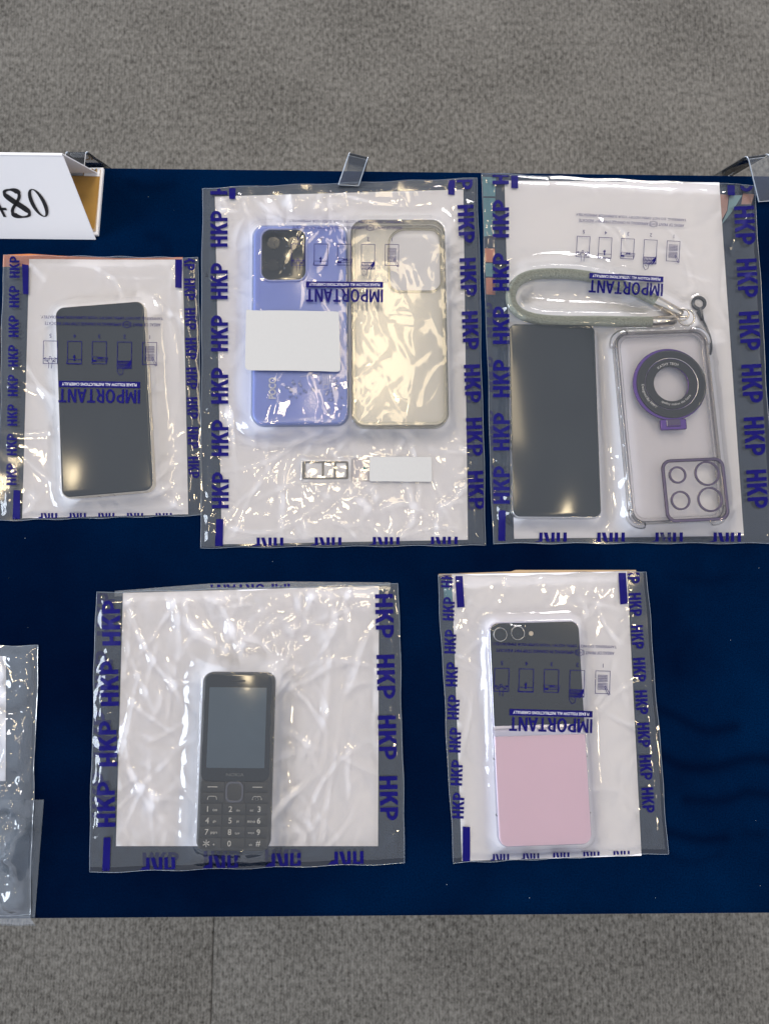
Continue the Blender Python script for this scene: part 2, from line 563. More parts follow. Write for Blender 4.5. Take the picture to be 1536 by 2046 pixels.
tl, tr_ = up_(0, 327.5), up_(1536, 345.5)
bl, br = up_(0, 1840.5), up_(1536, 1830)
yT, yB = (tl[1] + tr_[1]) / 2, (bl[1] + br[1]) / 2
aT = ((tr_[1] - tl[1]) / (tr_[0] - tl[0]) + (br[1] - bl[1]) / (br[0] - bl[0])) / 2
table = thing('display_table', 'long table covered in navy blue velvet that carries all the sealed bags', 'table', (0, 0, FLOOR), 0)
XT = 0.78
def table_pt(x, t):            # t 0 front (bottom of picture) .. 1 back
    return x, yB + (yT - yB) * t + aT * x
STROKES = [
    ([(1310, 1415), (1341, 1428), (1378, 1447), (1405, 1460), (1436, 1459), (1468, 1452)], 6.0, 0.9),
    ([(1318, 1508), (1347, 1524), (1378, 1534), (1421, 1534), (1460, 1525), (1500, 1516), (1560, 1523)], 6.5, 1.0),
    ([(1371, 1599), (1421, 1601), (1463, 1596), (1495, 1584), (1560, 1593)], 6.0, 0.9),
    ([(1336, 1663), (1363, 1671), (1400, 1678), (1447, 1675)], 6.0, 1.0),
    ([(1336, 1708), (1360, 1720), (1392, 1724)], 4.0, 0.5), ([(1492, 1666), (1524, 1667)], 5.0, 0.5),
    ([(1395, 1724), (1440, 1708)], 4.0, 0.35),
    ([(860, 1130), (900, 1120), (960, 1128), (1010, 1122)], 7.0, 0.5), ([(1330, 1150), (1400, 1160), (1470, 1150)], 6.0, 0.4),
    ([(820, 1200), (850, 1320), (845, 1420)], 10.0, 0.5), ([(100, 1120), (140, 1150), (200, 1145)], 9.0, 0.45),
    ([(300, 470), (330, 480), (335, 500)], 9.0, 0.6), ([(260, 365), (300, 375), (345, 368)], 8.0, 0.5),
    ([(420, 1120), (520, 1135), (600, 1125), (680, 1140)], 10.0, 0.45), ([(90, 1230), (110, 1300), (100, 1400)], 9.0, 0.4),
    ([(150, 1420), (158, 1530)], 7.0, 0.5), ([(820, 1480), (880, 1500), (900, 1540)], 8.0, 0.4),
]
def velvet_cover():
    xs = np.concatenate([np.linspace(-XT, -0.36, 40)[:-1], np.linspace(-0.36, 0.36, 330), np.linspace(0.36, XT, 40)[1:]])
    ts = np.linspace(0, 1, 260)
    bev = 0.006
    rows = []
    yy = []
    # rounded front and back edge, short drop
    prof = [(-0.0, -0.045)] + [(bev * (1 - math.cos(a)), -bev * (1 - math.sin(a))) for a in np.linspace(0, math.pi / 2, 5)]
    D = yT - yB
    ty = [(p[0], p[1]) for p in prof] + [(bev + (D - 2 * bev) * t, 0.0) for t in ts[1:-1]] + [(D - p[0], p[1]) for p in prof[::-1]]
    X, T = np.meshgrid(xs, np.arange(len(ty)))
    Yl = np.array([q[0] for q in ty])[T]; Z = np.array([q[1] for q in ty])[T]
    Y = yB + Yl + aT * X
    nap = np.zeros_like(X)
    # the pile is set darker over the left two thirds, less so at the back
    k = (X - 0.10 + 0.05 * np.sin(Y * 17) + 0.03 * np.sin(Y * 41 + X * 13)) / 0.10
    nap += 0.75 / (1 + np.exp(2.2 * k)) * (0.75 + 0.25 * np.sin(Y * 23 + X * 9)) * np.clip((0.20 - Y) / 0.10, 0.25, 1)
    for pts, wpx, amp in STROKES:
        w = np.array([up_(a, b) for a, b in pts])
        w = np.array(smooth_path(w, 6))
        d = np.full(X.shape, 9.0)
        for a, b in zip(w[:-1], w[1:]):
            e = b - a
            tt = np.clip(((X - a[0]) * e[0] + (Y - a[1]) * e[1]) / (e @ e), 0, 1)
            d = np.minimum(d, np.hypot(X - a[0] - e[0] * tt, Y - a[1] - e[1] * tt))
        r = wpx * 1.9 / 2450.0
        nap = np.maximum(nap, amp * 0.62 * np.exp(-(d / r) ** 2))
    nr, nc = X.shape
    vs = np.stack([X, Y, Z], -1).reshape(-1, 3)
    idx = np.arange(nr * nc).reshape(nr, nc)
    fs = np.stack([idx[:-1, :-1], idx[:-1, 1:], idx[1:, 1:], idx[1:, :-1]], -1).reshape(-1, 4).tolist()
    vs[:, 2] -= FLOOR
    o = mesh('velvet_cover', vs, fs, M['velvet'], table, True)
    at = o.data.attributes.new('nap', 'FLOAT', 'POINT')
    at.data.foreach_set('value', nap.ravel().astype(np.float32))
velvet_cover()
box('tabletop', -XT + 0.004, XT - 0.004, yB + 0.012, yT - 0.012, -FLOOR - 0.030, -FLOOR - 0.004, M['wood'], table)
for lx in (-XT + 0.08, XT - 0.08):
    for ly in (yB + 0.07, yT - 0.07):
        tube('leg', [(lx, ly, 0.0), (lx, ly, -FLOOR - 0.03)], 0.016, M['leg'], table, 14)

# ------------------------------------------------------------------ sealed bags
Z_BACK, Z_PAPER, Z_OBJ = 0.0007, 0.0013, 0.0017

def facet(X, Y, cell, r):
    """crumpled sheet: flat facets meeting in sharp creases, about +-1"""
    tab = r.uniform(-1, 1, (97, 97))
    ox, oy, an = r.uniform(0, 50), r.uniform(0, 50), r.uniform(0, 3.1)
    x = (X * math.cos(an) + Y * math.sin(an)) / cell; y = (-X * math.sin(an) + Y * math.cos(an)) / cell
    x, y = (x + .45 * np.sin(y * 1.3 + ox) + .25 * np.sin(y * 2.9 + x * 1.1), y + .45 * np.sin(x * 1.1 + oy) + .25 * np.sin(x * 2.3 - y * .7))
    k = (x + y) * 0.36602540378
    x, y = x + k + ox, y + k + oy
    i, j = np.floor(x).astype(int), np.floor(y).astype(int)
    a, b = x - i, y - j
    g = lambda p, q: tab[p % 97, q % 97]
    v00, v10, v01, v11 = g(i, j), g(i + 1, j), g(i, j + 1), g(i + 1, j + 1)
    return np.where(a > b, v00 * (1 - a) + v10 * (a - b) + v11 * b, v00 * (1 - b) + v01 * (b - a) + v11 * a)

class Bag:
    def __init__(s, name, label, quad, mm=1.15, group='clear printed evidence bags on the velvet'):
        s.q = np.array([up_(a, b) for a, b in quad])       # TL TR BR BL
        c = s.q.mean(0)
        s.root = thing(name, label, 'plastic bag', (c[0], c[1], 0.0), 0, group)
        s.c = c
        w = np.linalg.norm(s.q[1] - s.q[0]); h = np.linalg.norm(s.q[3] - s.q[0])
        s.w, s.h = w, h
        s.nu, s.nv = int(w * 1000 / mm), int(h * 1000 / mm)
        U, V = np.meshgrid(np.linspace(0, 1, s.nu), np.linspace(0, 1, s.nv))
        s.U, s.V = U, V
        s.XY = s.map(U, V)
        s.cont = []
        s.H = None
    def map(s, u, v):
        u = np.asarray(u)[..., None]; v = np.asarray(v)[..., None]
        return (s.q[0] * (1 - u) + s.q[1] * u) * (1 - v) + (s.q[3] * (1 - u) + s.q[2] * u) * v
    def inv(s, xy):
        u = np.full(xy.shape[:-1], .5); v = np.full(xy.shape[:-1], .5)
        for _ in range(6):
            r = s.map(u, v) - xy
            du = (s.q[1] - s.q[0]) * (1 - v)[..., None] + (s.q[2] - s.q[3]) * v[..., None]
            dv = (s.q[3] - s.q[0]) * (1 - u)[..., None] + (s.q[2] - s.q[1]) * u[..., None]
            det = du[..., 0] * dv[..., 1] - du[..., 1] * dv[..., 0]
            u = u - (r[..., 0] * dv[..., 1] - r[..., 1] * dv[..., 0]) / det
            v = v - (-r[..., 0] * du[..., 1] + r[..., 1] * du[..., 0]) / det
        return u, v
    def z_at(s, u, v):
        x = np.clip(u, 0, 1) * (s.nu - 1); y = np.clip(v, 0, 1) * (s.nv - 1)
        i = np.minimum(x.astype(int), s.nu - 2); j = np.minimum(y.astype(int), s.nv - 2)
        a, b = x - i, y - j
        H = s.H
        return (H[j, i] * (1 - a) + H[j, i + 1] * a) * (1 - b) + (H[j + 1, i] * (1 - a) + H[j + 1, i + 1] * a) * b
    def add(s, sdf, top, L=None):
        s.cont.append((sdf, top, L))
    def build(s, wr=1.0, nf=90, low=0.0009, seed=1, hot=(), tension=(), puff=0.0016, fs=1.0, cling=0.2, crumple=0.5):
        r = np.random.default_rng(seed)
        X, Y = s.XY[..., 0], s.XY[..., 1]
        ex = np.minimum(s.U, 1 - s.U) * s.w; ey = np.minimum(s.V, 1 - s.V) * s.h
        e = np.minimum(ex, ey)
        es = np.clip(e / 0.010, 0, 1); es = es * es * (3 - 2 * es)
        base = np.full(X.shape, Z_OBJ + 0.0003)
        drape = np.zeros_like(X); inside = np.zeros_like(X); need = np.zeros_like(X)
        for sdf, top, L in s.cont:
            d = sdf(X, Y)
            LL = L or (0.75 * top + 0.0012)
            g = np.exp(-(np.maximum(d - 0.0006, 0) / LL) ** 1.05)
            drape = np.maximum(drape, top * g)
            inside = np.maximum(inside, (d < 0.0015).astype(float))
            need = np.maximum(need, np.where(d < 0.0012, top + 0.00045, 0))
        # slow swelling
        sw = np.zeros_like(X)
        for k in range(14):
            fx, fy = r.normal(0, 24, 2)
            sw += np.sin(X * fx * 2 + Y * fy * 2 + r.uniform(0, 6.3)) / 14 ** .5
        # folds: short curved ridges with a sharp crest
        fo = np.zeros_like(X)
        def fold(cx, cy, an, Lg, wd, am, cv):
            tx, ty = math.cos(an), math.sin(an)
            a = (X - cx) * tx + (Y - cy) * ty
            b = -(X - cx) * ty + (Y - cy) * tx + cv * a * a
            return am * np.exp(-(a / Lg) ** 2) * (np.exp(-np.sqrt((b / wd) ** 2 + 0.06)))
        for k in range(nf):
            u, v = r.uniform(0, 1, 2)
            if hot and r.random() < 0.55:
                hu, hv, hs = hot[r.integers(len(hot))]
                u, v = np.clip(hu + r.normal(0, hs), 0, 1), np.clip(hv + r.normal(0, hs), 0, 1)
            c = s.map(u, v)
            fo += fold(c[0], c[1], r.uniform(0, math.pi), r.uniform(.005, .028) * fs, r.uniform(.0012, .0040) * fs ** .5, r.choice([-1, 1, 1]) * r.uniform(.0004, .0015) * fs ** .7, r.normal(0, 14) / fs)
        # margins: the loose film beyond the paper crinkles across the seam
        for k in range(int(nf * 0.8)):
            side = r.integers(4)
            t = r.uniform(0, 1); q = r.uniform(0.004, 0.02)
            u, v = ((q / s.w, t), (1 - q / s.w, t), (t, q / s.h), (t, 1 - q / s.h))[side]
            c = s.map(u, v)
            fo += fold(c[0], c[1], r.normal(0 if side < 2 else math.pi / 2, .5), r.uniform(.004, .012), r.uniform(.001, .003), r.choice([-1, 1]) * r.uniform(.0003, .0008), r.normal(0, 20))
        for k in range(int(nf * 0.30)):
            u, v = r.uniform(.06, .94, 2)
            c = s.map(u, v)
            fo += fold(c[0], c[1], r.normal(math.pi / 2, .75), r.uniform(.018, .050), r.uniform(.0010, .0020), r.uniform(.0006, .0013), r.normal(0, 5))
        for (px, py, an, lg, am) in tension:
            c = up_(px, py, 0.003)
            fo += fold(c[0], c[1], math.radians(an), lg, 0.0022, am, r.normal(0, 6))
        # crumpling, strongest in some places
        wgt = np.full(X.shape, 0.30)
        for hu, hv, hs in hot:
            wgt = np.maximum(wgt, np.exp(-((s.U - hu) ** 2 + (s.V - hv) ** 2 * (s.h / s.w) ** 2) / (2 * (hs * 1.25) ** 2)))
        patch = np.clip(0.5 + 0.9 * facet(X, Y, .035, r), 0, 1)
        wgt = wgt * patch
        cr = 0.00100 * facet(X, Y, .0135, r) + 0.00030 * facet(X, Y, .0070, r)
        # stronger right at the loose side margins
        wgt = np.maximum(wgt, 0.55 * np.exp(-np.maximum(ex - .006, 0) / .007))
        fo = fo + crumple * cr * wgt
        # blur the contact mask so the cling fades in
        soft = inside.copy()
        for _ in range(4):
            sp_ = np.pad(soft, 2, mode='edge')
            soft = (sp_[2:-2, 2:-2] + sp_[:-4, 2:-2] + sp_[4:, 2:-2] + sp_[2:-2, :-4] + sp_[2:-2, 4:]) / 5
        soft = 1 - (1 - cling) * soft
        fw_ = wr * fo * soft
        lift = np.maximum(fw_ + 0.0004 * soft, 0.00002) + 0.15 * np.minimum(fw_ + 0.0004 * soft, 0)
        Hb_ = base + es * puff * soft + es * low * 0.5 * sw * soft + fw_
        Hd_ = drape + 0.0004 + lift
        H = 0.5 * (Hb_ + Hd_ + np.sqrt((Hb_ - Hd_) ** 2 + 0.0009 ** 2)) - 0.0003
        H = np.maximum(H, np.where(need > 0, need + lift, 0))
        H = np.maximum(H, Z_OBJ + 0.0002 + 0.25 * np.maximum(fw_ + .0006, 0))
        H = H * (0.10 + 0.90 * np.clip(e / 0.006, 0, 1)) + (1 - np.clip(e / 0.006, 0, 1)) * 0.0012
        # light smoothing keeps crests from faceting
        for _ in range(1):
            Hp = np.pad(H, 1, mode='edge')
            H = (Hp[1:-1, 1:-1] * 4 + Hp[:-2, 1:-1] + Hp[2:, 1:-1] + Hp[1:-1, :-2] + Hp[1:-1, 2:]) / 8
        if need.max() > 0:
            H = np.maximum(H, need * (need > 0))
        s.H = H
        wob = (0.00035 * np.sin(s.V * 13.3 + seed * 1.7) + 0.0002 * np.sin(s.V * 31 + seed * .6)) * np.exp(-ex / .01)
        X2 = X + wob * np.where(s.U < .5, 1, -1)
        Y2 = Y + 0.0005 * np.sin(s.U * 31 + seed * 2) * np.exp(-ey / .01)
        s.sheet('front_film', X2, Y2, H, M['film'])
        st = 4
        Hb = Z_BACK + 0.00018 * np.sin(X * 180 + Y * 90) * np.sin(Y * 210 - X * 60)
        s.sheet('back_film', X2[::st, ::st], Y2[::st, ::st], Hb[::st, ::st], M['film_back'])
        # cut edges of the film
        ring = [(i, 0) for i in range(0, s.nv, 4)] + [(s.nv - 1, i) for i in range(0, s.nu, 4)] + \
               [(i, s.nu - 1) for i in range(s.nv - 1, 0, -4)] + [(0, i) for i in range(s.nu - 1, 0, -4)]
        tube('cut_edge', [(X2[a, b] - s.c[0], Y2[a, b] - s.c[1], H[a, b] - .0001) for a, b in ring], 0.00016, M['film_edge'], s.root, 5, True)
    def sheet(s, name, X, Y, H, mat):
        nr, nc = X.shape
        vs = np.stack([X - s.c[0], Y - s.c[1], H], -1).reshape(-1, 3)
        idx = np.arange(nr * nc).reshape(nr, nc)
        fs = np.stack([idx[:-1, :-1], idx[1:, :-1], idx[1:, 1:], idx[:-1, 1:]], -1).reshape(-1, 4)
        me = bpy.data.meshes.new(name)
        me.vertices.add(len(vs)); me.vertices.foreach_set('co', vs.ravel().astype(np.float32))
        me.loops.add(fs.size); me.loops.foreach_set('vertex_index', fs.ravel().astype(np.int32))
        me.polygons.add(len(fs)); me.polygons.foreach_set('loop_start', np.arange(0, fs.size, 4, dtype=np.int32))
        me.polygons.foreach_set('use_smooth', np.ones(len(fs), bool))
        me.update(calc_edges=True); me.validate()
        me.materials.append(mat)
        return link(bpy.data.objects.new(name, me), s.root)
    def lay(s, px, py, off=0.00022, back=False, margin=0.004):
        """drop photo pixels onto the film"""
        z = np.full(np.shape(px), 0.003)
        for _ in range(4):
            xy = up_(px, py, 0.0)
            if not back:
                d = np.stack([(np.asarray(px) - CXP) / F_PX, -(np.asarray(py) - CYP) / F_PX, -np.ones_like(px)], -1) @ RM.T
                t = (z - CAM[2]) / d[..., 2]
                xy = CAM[:2] + d[..., :2] * t[..., None]
            u, v = s.inv(xy)
            u = np.clip(u, margin, 1 - margin); v = np.clip(v, margin, 1 - margin)
            z = s.z_at(u, v) + off if not back else np.full(u.shape, Z_BACK + 0.00045)
        xy = s.map(u, v)
        return np.concatenate([xy - s.c, z[..., None]], -1)
    def put(s, name, items, mat, back=False, off=0.00022):
        """items: (verts2d, faces, origin px, dir px per unit, up px per unit) joined into one print"""
        vs, fs, n = [], [], 0
        for v, f, o, dx, uy in items:
            p = np.array(o)[None] + v[:, :1] * np.array(dx)[None] + v[:, 1:] * np.array(uy)[None]
            w = s.lay(p[:, 0], p[:, 1], off, back)
            vs.append(w)
            fs += [tuple(i + n for i in q) for q in f]
            n += len(w)
        return mesh(name, np.concatenate(vs), fs, mat, s.root, True)

# letters of the side print, drawn as strokes in a box 44 x 20
def hkp():
    S = 4.3
    H = [[(0, 0), (S, 0), (S, 8), (13 - S, 8), (13 - S, 0), (13, 0), (13, 20), (13 - S, 20), (13 - S, 12), (S, 12), (S, 20), (0, 20)]]
    k = 15.6
    K = [[(k, 0), (k + S, 0), (k + S, 6.6), (k + 5.9, 8.6), (k + 9.3, 0), (k + 14.2, 0), (k + 8.9, 12), (k + 13.8, 20), (k + 8.9, 20), (k + S, 12.2), (k + S, 20), (k, 20)]]
    p = 31.2
    def bowl(r, cx, n=8):
        return [(cx + r * math.cos(a) * 1.15, 13.4 + r * math.sin(a)) for a in np.linspace(-math.pi / 2, math.pi / 2, n)]
    out = [(p, 0), (p + S, 0), (p + S, 6.8)] + bowl(6.6, p + 5.4) + [(p, 20)]
    inn = [(p + S, 10.5)] + bowl(2.9, p + 5.6) + [(p + S, 16.3)]
    return join2d([poly2d(H), poly2d(K), poly2d([out, inn])])
_v, _f = cut2d(hkp(), 3.0)
HKP = (_v - [22, 10], _f)                       # centred, 44 x 20

def hkp_item(c, length, height, ang):
    """one mark centred at photo pixel c; ang = reading direction in degrees (0 right, 90 up)"""
    a = math.radians(ang)
    d = np.array([math.cos(a), -math.sin(a)]) * length / 44
    u = np.array([-math.sin(a), -math.cos(a)]) * height / 20
    return (HKP[0], HKP[1], c, d, u)

def headline():
    """the word IMPORTANT in bold block capitals, height 20"""
    S = 3.5
    def bowl(r, cx, cyy, k=1.15, n=9):
        return [(cx + r * math.cos(a) * k, cyy + r * math.sin(a)) for a in np.linspace(-math.pi / 2, math.pi / 2, n)]
    el = lambda rx, ry, cx: [(cx + rx * math.cos(t), 10 + ry * math.sin(t)) for t in np.linspace(0, 2 * math.pi, 32)[:-1]]
    G = {
        'I': (S, [[(0, 0), (S, 0), (S, 20), (0, 20)]]),
        'M': (16.4, [[(0, 0), (3.3, 0), (3.3, 13.6), (6.9, 3.6), (9.5, 3.6), (13.1, 13.6), (13.1, 0), (16.4, 0), (16.4, 20), (12.1, 20), (8.2, 9), (4.3, 20), (0, 20)]]),
        'P': (11.8, [[(0, 0), (S, 0), (S, 7.4)] + bowl(6.3, 4.6, 13.7) + [(0, 20)], [(S, 10.4)] + bowl(3.3, 4.6, 13.7) + [(S, 17)]]),
        'O': (14.4, [el(7.2, 10.3, 7.2), el(3.7, 7.1, 7.2)]),
        'R': (12.8, [[(0, 0), (S, 0), (S, 7.4), (5.4, 7.4), (8.6, 0), (12.8, 0), (9.0, 8.2)] + bowl(5.9, 4.6, 14.1)[2:] + [(0, 20)], [(S, 10.4)] + bowl(3.3, 4.6, 13.7) + [(S, 17)]]),
        'T': (12.2, [[(4.35, 0), (7.85, 0), (7.85, 16.8), (12.2, 16.8), (12.2, 20), (0, 20), (0, 16.8), (4.35, 16.8)]]),
        'A': (14.6, [[(0, 0), (3.6, 0), (4.7, 4.2), (9.9, 4.2), (11.0, 0), (14.6, 0), (9.3, 20), (5.3, 20)], [(5.5, 7.2), (9.1, 7.2), (7.3, 14.6)]]),
        'N': (13.2, [[(0, 0), (3.3, 0), (3.3, 13.4), (9.2, 0), (13.2, 0), (13.2, 20), (9.9, 20), (9.9, 6.8), (4.0, 20), (0, 20)]]),
    }
    parts, x = [], 0.0
    for ch in 'IMPORTANT':
        wd, outl = G[ch]
        parts.append(poly2d([[(a + x, b) for a, b in o] for o in outl]))
        x += wd + (1.0 if ch in 'TAR' else 2.2)
    return join2d(parts)

# the instruction block, upright, in units of a photo pixel, centred on its headline
def instruction():
    ink, pale = [], []
    ink.append(cut2d(fit2d(headline(), 0, 0, 162, 28), 4.0))
    bar = cut2d(fit2d(poly2d([[(0, 0), (1, 0), (1, 1), (0, 1)]]), 0, -23, 162, 12.5), 4.0)
    ink.append(bar)
    pale.append(fit2d(text2d('PLEASE FOLLOW ALL INSTRUCTIONS CAREFULLY'), 0, -23, 148, 5.6))
    ink.append(fit2d(text2d('AREAS OF PRINT'), -92, -143, 56, 6.2))
    ink.append(fit2d(text2d('HKP'), -53, -143, 7.5, 4.0))
    ring = [(-53 + 6.3 * math.cos(a), -143 + 6.3 * math.sin(a)) for a in np.linspace(0, 2 * math.pi, 18)]
    arcs = [[(-53 + 8.6 * s * math.cos(a), -143 + 8.0 * math.sin(a)) for a in np.linspace(-.7, .7, 7)] for s in (-1, 1)]
    ink.append(strokes([ring] + arcs, 0.9))
    ink.append(fit2d(text2d('APPEARING IN ORANGE STRIP MAY INDICATE'), 34, -143, 152, 6.2))
    ink.append(fit2d(text2d('TAMPERING. DO NOT OPEN, NOTIFY YOUR SUPERVISOR IMMEDIATELY.'), -3, -156, 243, 6.2))
    xs = (-99, -49, 1, 50, 98)
    W = 1.05
    for k, x in enumerate(xs):
        ink.append(fit2d(text2d(str(k + 1)), x, -118.5, None, 7.6))
        t, b = -63.0, -108.0
        if k in (0, 2): t = -64
        bx = [(x - 14, b), (x + 14, b), (x + 14, t), (x - 14, t), (x - 14, b)]
        ink.append(strokes([bx], W))
        if k == 0:
            for (g0, g1) in ((-72, -84), (-87, -100)):
                ln = [[(x - 9 + 2.25 * i, g0), (x - 9 + 2.25 * i, g1)] for i in range(9)]
                ln += [[(x - 9, g0 + (g1 - g0) * i / 4), (x + 9, g0 + (g1 - g0) * i / 4)] for i in range(5)]
                ink.append(strokes(ln, 0.6))
            ink.append(strokes([[(x - 6, -78), (x - 15, -63), (x - 12, -61), (x - 4, -76), (x - 6, -78)]], 0.9))
        if k == 1:
            z = [[(x - 13, -69 - 3 * (i % 2)), (x - 9 + 2 * i, -58 + 2 * (i % 3))] for i in range(6)]
            z += [[(x - 14 + 3.2 * i, -70), (x - 11 + 3.2 * i, -60), (x - 13 + 3.2 * i, -57)] for i in range(9)]
            z += [[(x - 14, -70), (x + 14, -70)], [(x - 14, -56), (x + 14, -56)], [(x - 14, -56), (x - 14, -70)]]
            ink.append(strokes(z, 1.2))
            ink.append(strokes([[(x + 13, -58), (x + 14, -50), (x + 9, -42), (x + 3, -45), (x + 2, -53), (x + 7, -57)], [(x + 7, -50), (x + 10, -53)]], 0.9))
        if k == 2:
            ink.append(strokes([[(x - 14, -70), (x + 14, -70)], [(x - 17, -76), (x + 12, -78), (x + 14, -70)], [(x - 17, -76), (x - 14, -64)], [(x - 12, -73), (x + 6, -74)]], 0.9))
            ink.append(cut2d(fit2d(poly2d([[(0, 0), (1, 0), (1, 1), (0, 1)]]), x + 10, -70, 8, 4), 4))
            ink.append(fit2d(poly2d([[(0, 0), (2, .2), (2.2, 1), (1, .7), (.2, 1)]]), x - 2, -76, 10, 3.4))
        if k == 3:
            ink.append(strokes([[(x - 14, -72), (x + 14, -72)], [(x + 14, -72), (x + 16, -64), (x - 13, -64)]], 0.9))
            ink.append(fit2d(poly2d([[(0, 3), (.9, 3.2), (.8, 1.4), (1.5, 1.3), (.3, 0), (-.2, 1.5), (.3, 1.5)]]), x + 1, -75.5, 6, 13))
        if k == 4:
            ink.append(strokes([[(x - 13, -73), (x + 13, -73)], [(x - 9, -71), (x - 13, -73), (x - 9, -75)], [(x + 9, -71), (x + 13, -73), (x + 9, -75)],
                                [(x - 3, -54), (x - 4, -66), (x - 8, -70), (x - 3, -70), (x - 1, -77), (x + 2, -77), (x + 2, -70), (x + 7, -70), (x + 3, -65), (x + 3, -54)]], 0.9))
            ink.append(strokes([[(x - 11, -69), (x - 5, -67)], [(x + 5, -67), (x + 11, -69)], [(x - 11, -66), (x - 6, -68)]], 0.8))
    return join2d(ink), join2d(pale)
INSTR, INSTR_PALE = instruction()

def put_instruction(bag, c, width, ang=180.0):
    a = math.radians(ang); k = width / 162
    d = np.array([math.cos(a), -math.sin(a)]) * k
    u = np.array([-math.sin(a), -math.cos(a)]) * k
    o = bag.put('instruction_print', [(INSTR[0], INSTR[1], c, d, u)], M['ink'])
    p = bag.put('reversed_lettering', [(INSTR_PALE[0], INSTR_PALE[1], c, d, u)], M['ink_pale'], off=0.00036)
    p.parent = o
    tag(o, 'upside-down navy printed sealing instructions headed IMPORTANT')

def put_marks(bag, name, rows, mat=None, back=False):
    items = [hkp_item(*r) for r in rows]
    for it in items:
        bag.put(name, [it], mat or M['ink'], back)

def put_block(bag, px):
    q = cut2d((np.array([(0, 0), (1, 0), (1, 1), (0, 1)], float), [(0, 1, 2, 3)]), 0.12)
    (a, b, c, d) = [np.array(p, float) for p in px]    # TL TR BR BL
    v = q[0]
    pp = (a * (1 - v[:, :1]) + b * v[:, :1]) * (1 - v[:, 1:]) + (d * (1 - v[:, :1]) + c * v[:, :1]) * v[:, 1:]
    w = bag.lay(pp[:, 0], pp[:, 1])
    mesh('corner_block', w, q[1], M['ink'], bag.root, True)

def lin(c0, c1, n):
    return [(c0[0] + (c1[0] - c0[0]) * i / (n - 1), c0[1] + (c1[1] - c0[1]) * i / (n - 1)) for i in range(n)]

# ---- frames and distance fields of the things in the bags
def frame(TL, TR, BR, BL, z):
    p = [up_(*q, z) for q in (TL, TR, BR, BL)]
    c = sum(p) / 4
    ax = (p[1] - p[0]) + (p[2] - p[3]); ay = (p[0] - p[3]) + (p[1] - p[2])
    an = (math.atan2(ax[1], ax[0]) + math.atan2(-ay[0], ay[1])) / 2
    w = (np.linalg.norm(p[1] - p[0]) + np.linalg.norm(p[2] - p[3])) / 2
    h = (np.linalg.norm(p[0] - p[3]) + np.linalg.norm(p[1] - p[2])) / 2
    return c, an, w, h

def sdf_rr(c, an, w, h, r):
    ca, sa = math.cos(an), math.sin(an)
    def f(X, Y):
        x = (X - c[0]) * ca + (Y - c[1]) * sa
        y = -(X - c[0]) * sa + (Y - c[1]) * ca
        qx, qy = np.abs(x) - (w / 2 - r), np.abs(y) - (h / 2 - r)
        return np.hypot(np.maximum(qx, 0), np.maximum(qy, 0)) + np.minimum(np.maximum(qx, qy), 0) - r
    return f

def sdf_line(pts, r):
    w = np.array(pts)
    def f(X, Y):
        d = np.full(X.shape, 9.0)
        for a, b in zip(w[:-1], w[1:]):
            e = b - a
            t = np.clip(((X - a[0]) * e[0] + (Y - a[1]) * e[1]) / max(e @ e, 1e-12), 0, 1)
            d = np.minimum(d, np.hypot(X - a[0] - e[0] * t, Y - a[1] - e[1] * t))
        return d - r
    return f

class Loc:
    """photo pixels -> a thing's own coordinates"""
    def __init__(s, c, an, z):
        s.c, s.an, s.z = c, an, z
    def __call__(s, px, py):
        q = up_(px, py, s.z) - s.c
        ca, sa = math.cos(s.an), math.sin(s.an)
        return float(q[0] * ca + q[1] * sa), float(-q[0] * sa + q[1] * ca)

def paper(label, corners, seed, z=Z_PAPER):
    """a sheet of white paper, corners in photo pixels (TL TR BR BL)"""
    q = np.array([up_(a, b) for a, b in corners])
    n = 26
    U, V = np.meshgrid(np.linspace(0, 1, n), np.linspace(0, 1, n))
    u, v = U[..., None], V[..., None]
    XY = (q[0] * (1 - u) + q[1] * u) * (1 - v) + (q[3] * (1 - u) + q[2] * u) * v
    c = q.mean(0)
    Z = 0.00022 + 0.00012 * np.sin(U * 7 + seed) * np.sin(V * 5 + seed * 1.7)
    idx = np.arange(n * n).reshape(n, n)
    top = np.concatenate([XY - c, Z[..., None]], -1).reshape(-1, 3)
    bot = top.copy(); bot[:, 2] -= 0.00012
    f = np.stack([idx[:-1, :-1], idx[1:, :-1], idx[1:, 1:], idx[:-1, 1:]], -1).reshape(-1, 4)
    fs = f.tolist() + (f[:, ::-1] + n * n).tolist()
    ring = list(idx[0, :]) + list(idx[1:, -1]) + list(idx[-1, -2::-1]) + list(idx[-2:0:-1, 0])
    for a, b in zip(ring, ring[1:] + ring[:1]):
        fs.append((int(a), int(b), int(b) + n * n, int(a) + n * n))
    o = mesh('paper_sheet', np.concatenate([top, bot]), fs, M['paper'], None, True, 50)
    o.location = (c[0], c[1], z)
    tag(o, label, 'paper', 'white paper sheets inside the bags')
    return o

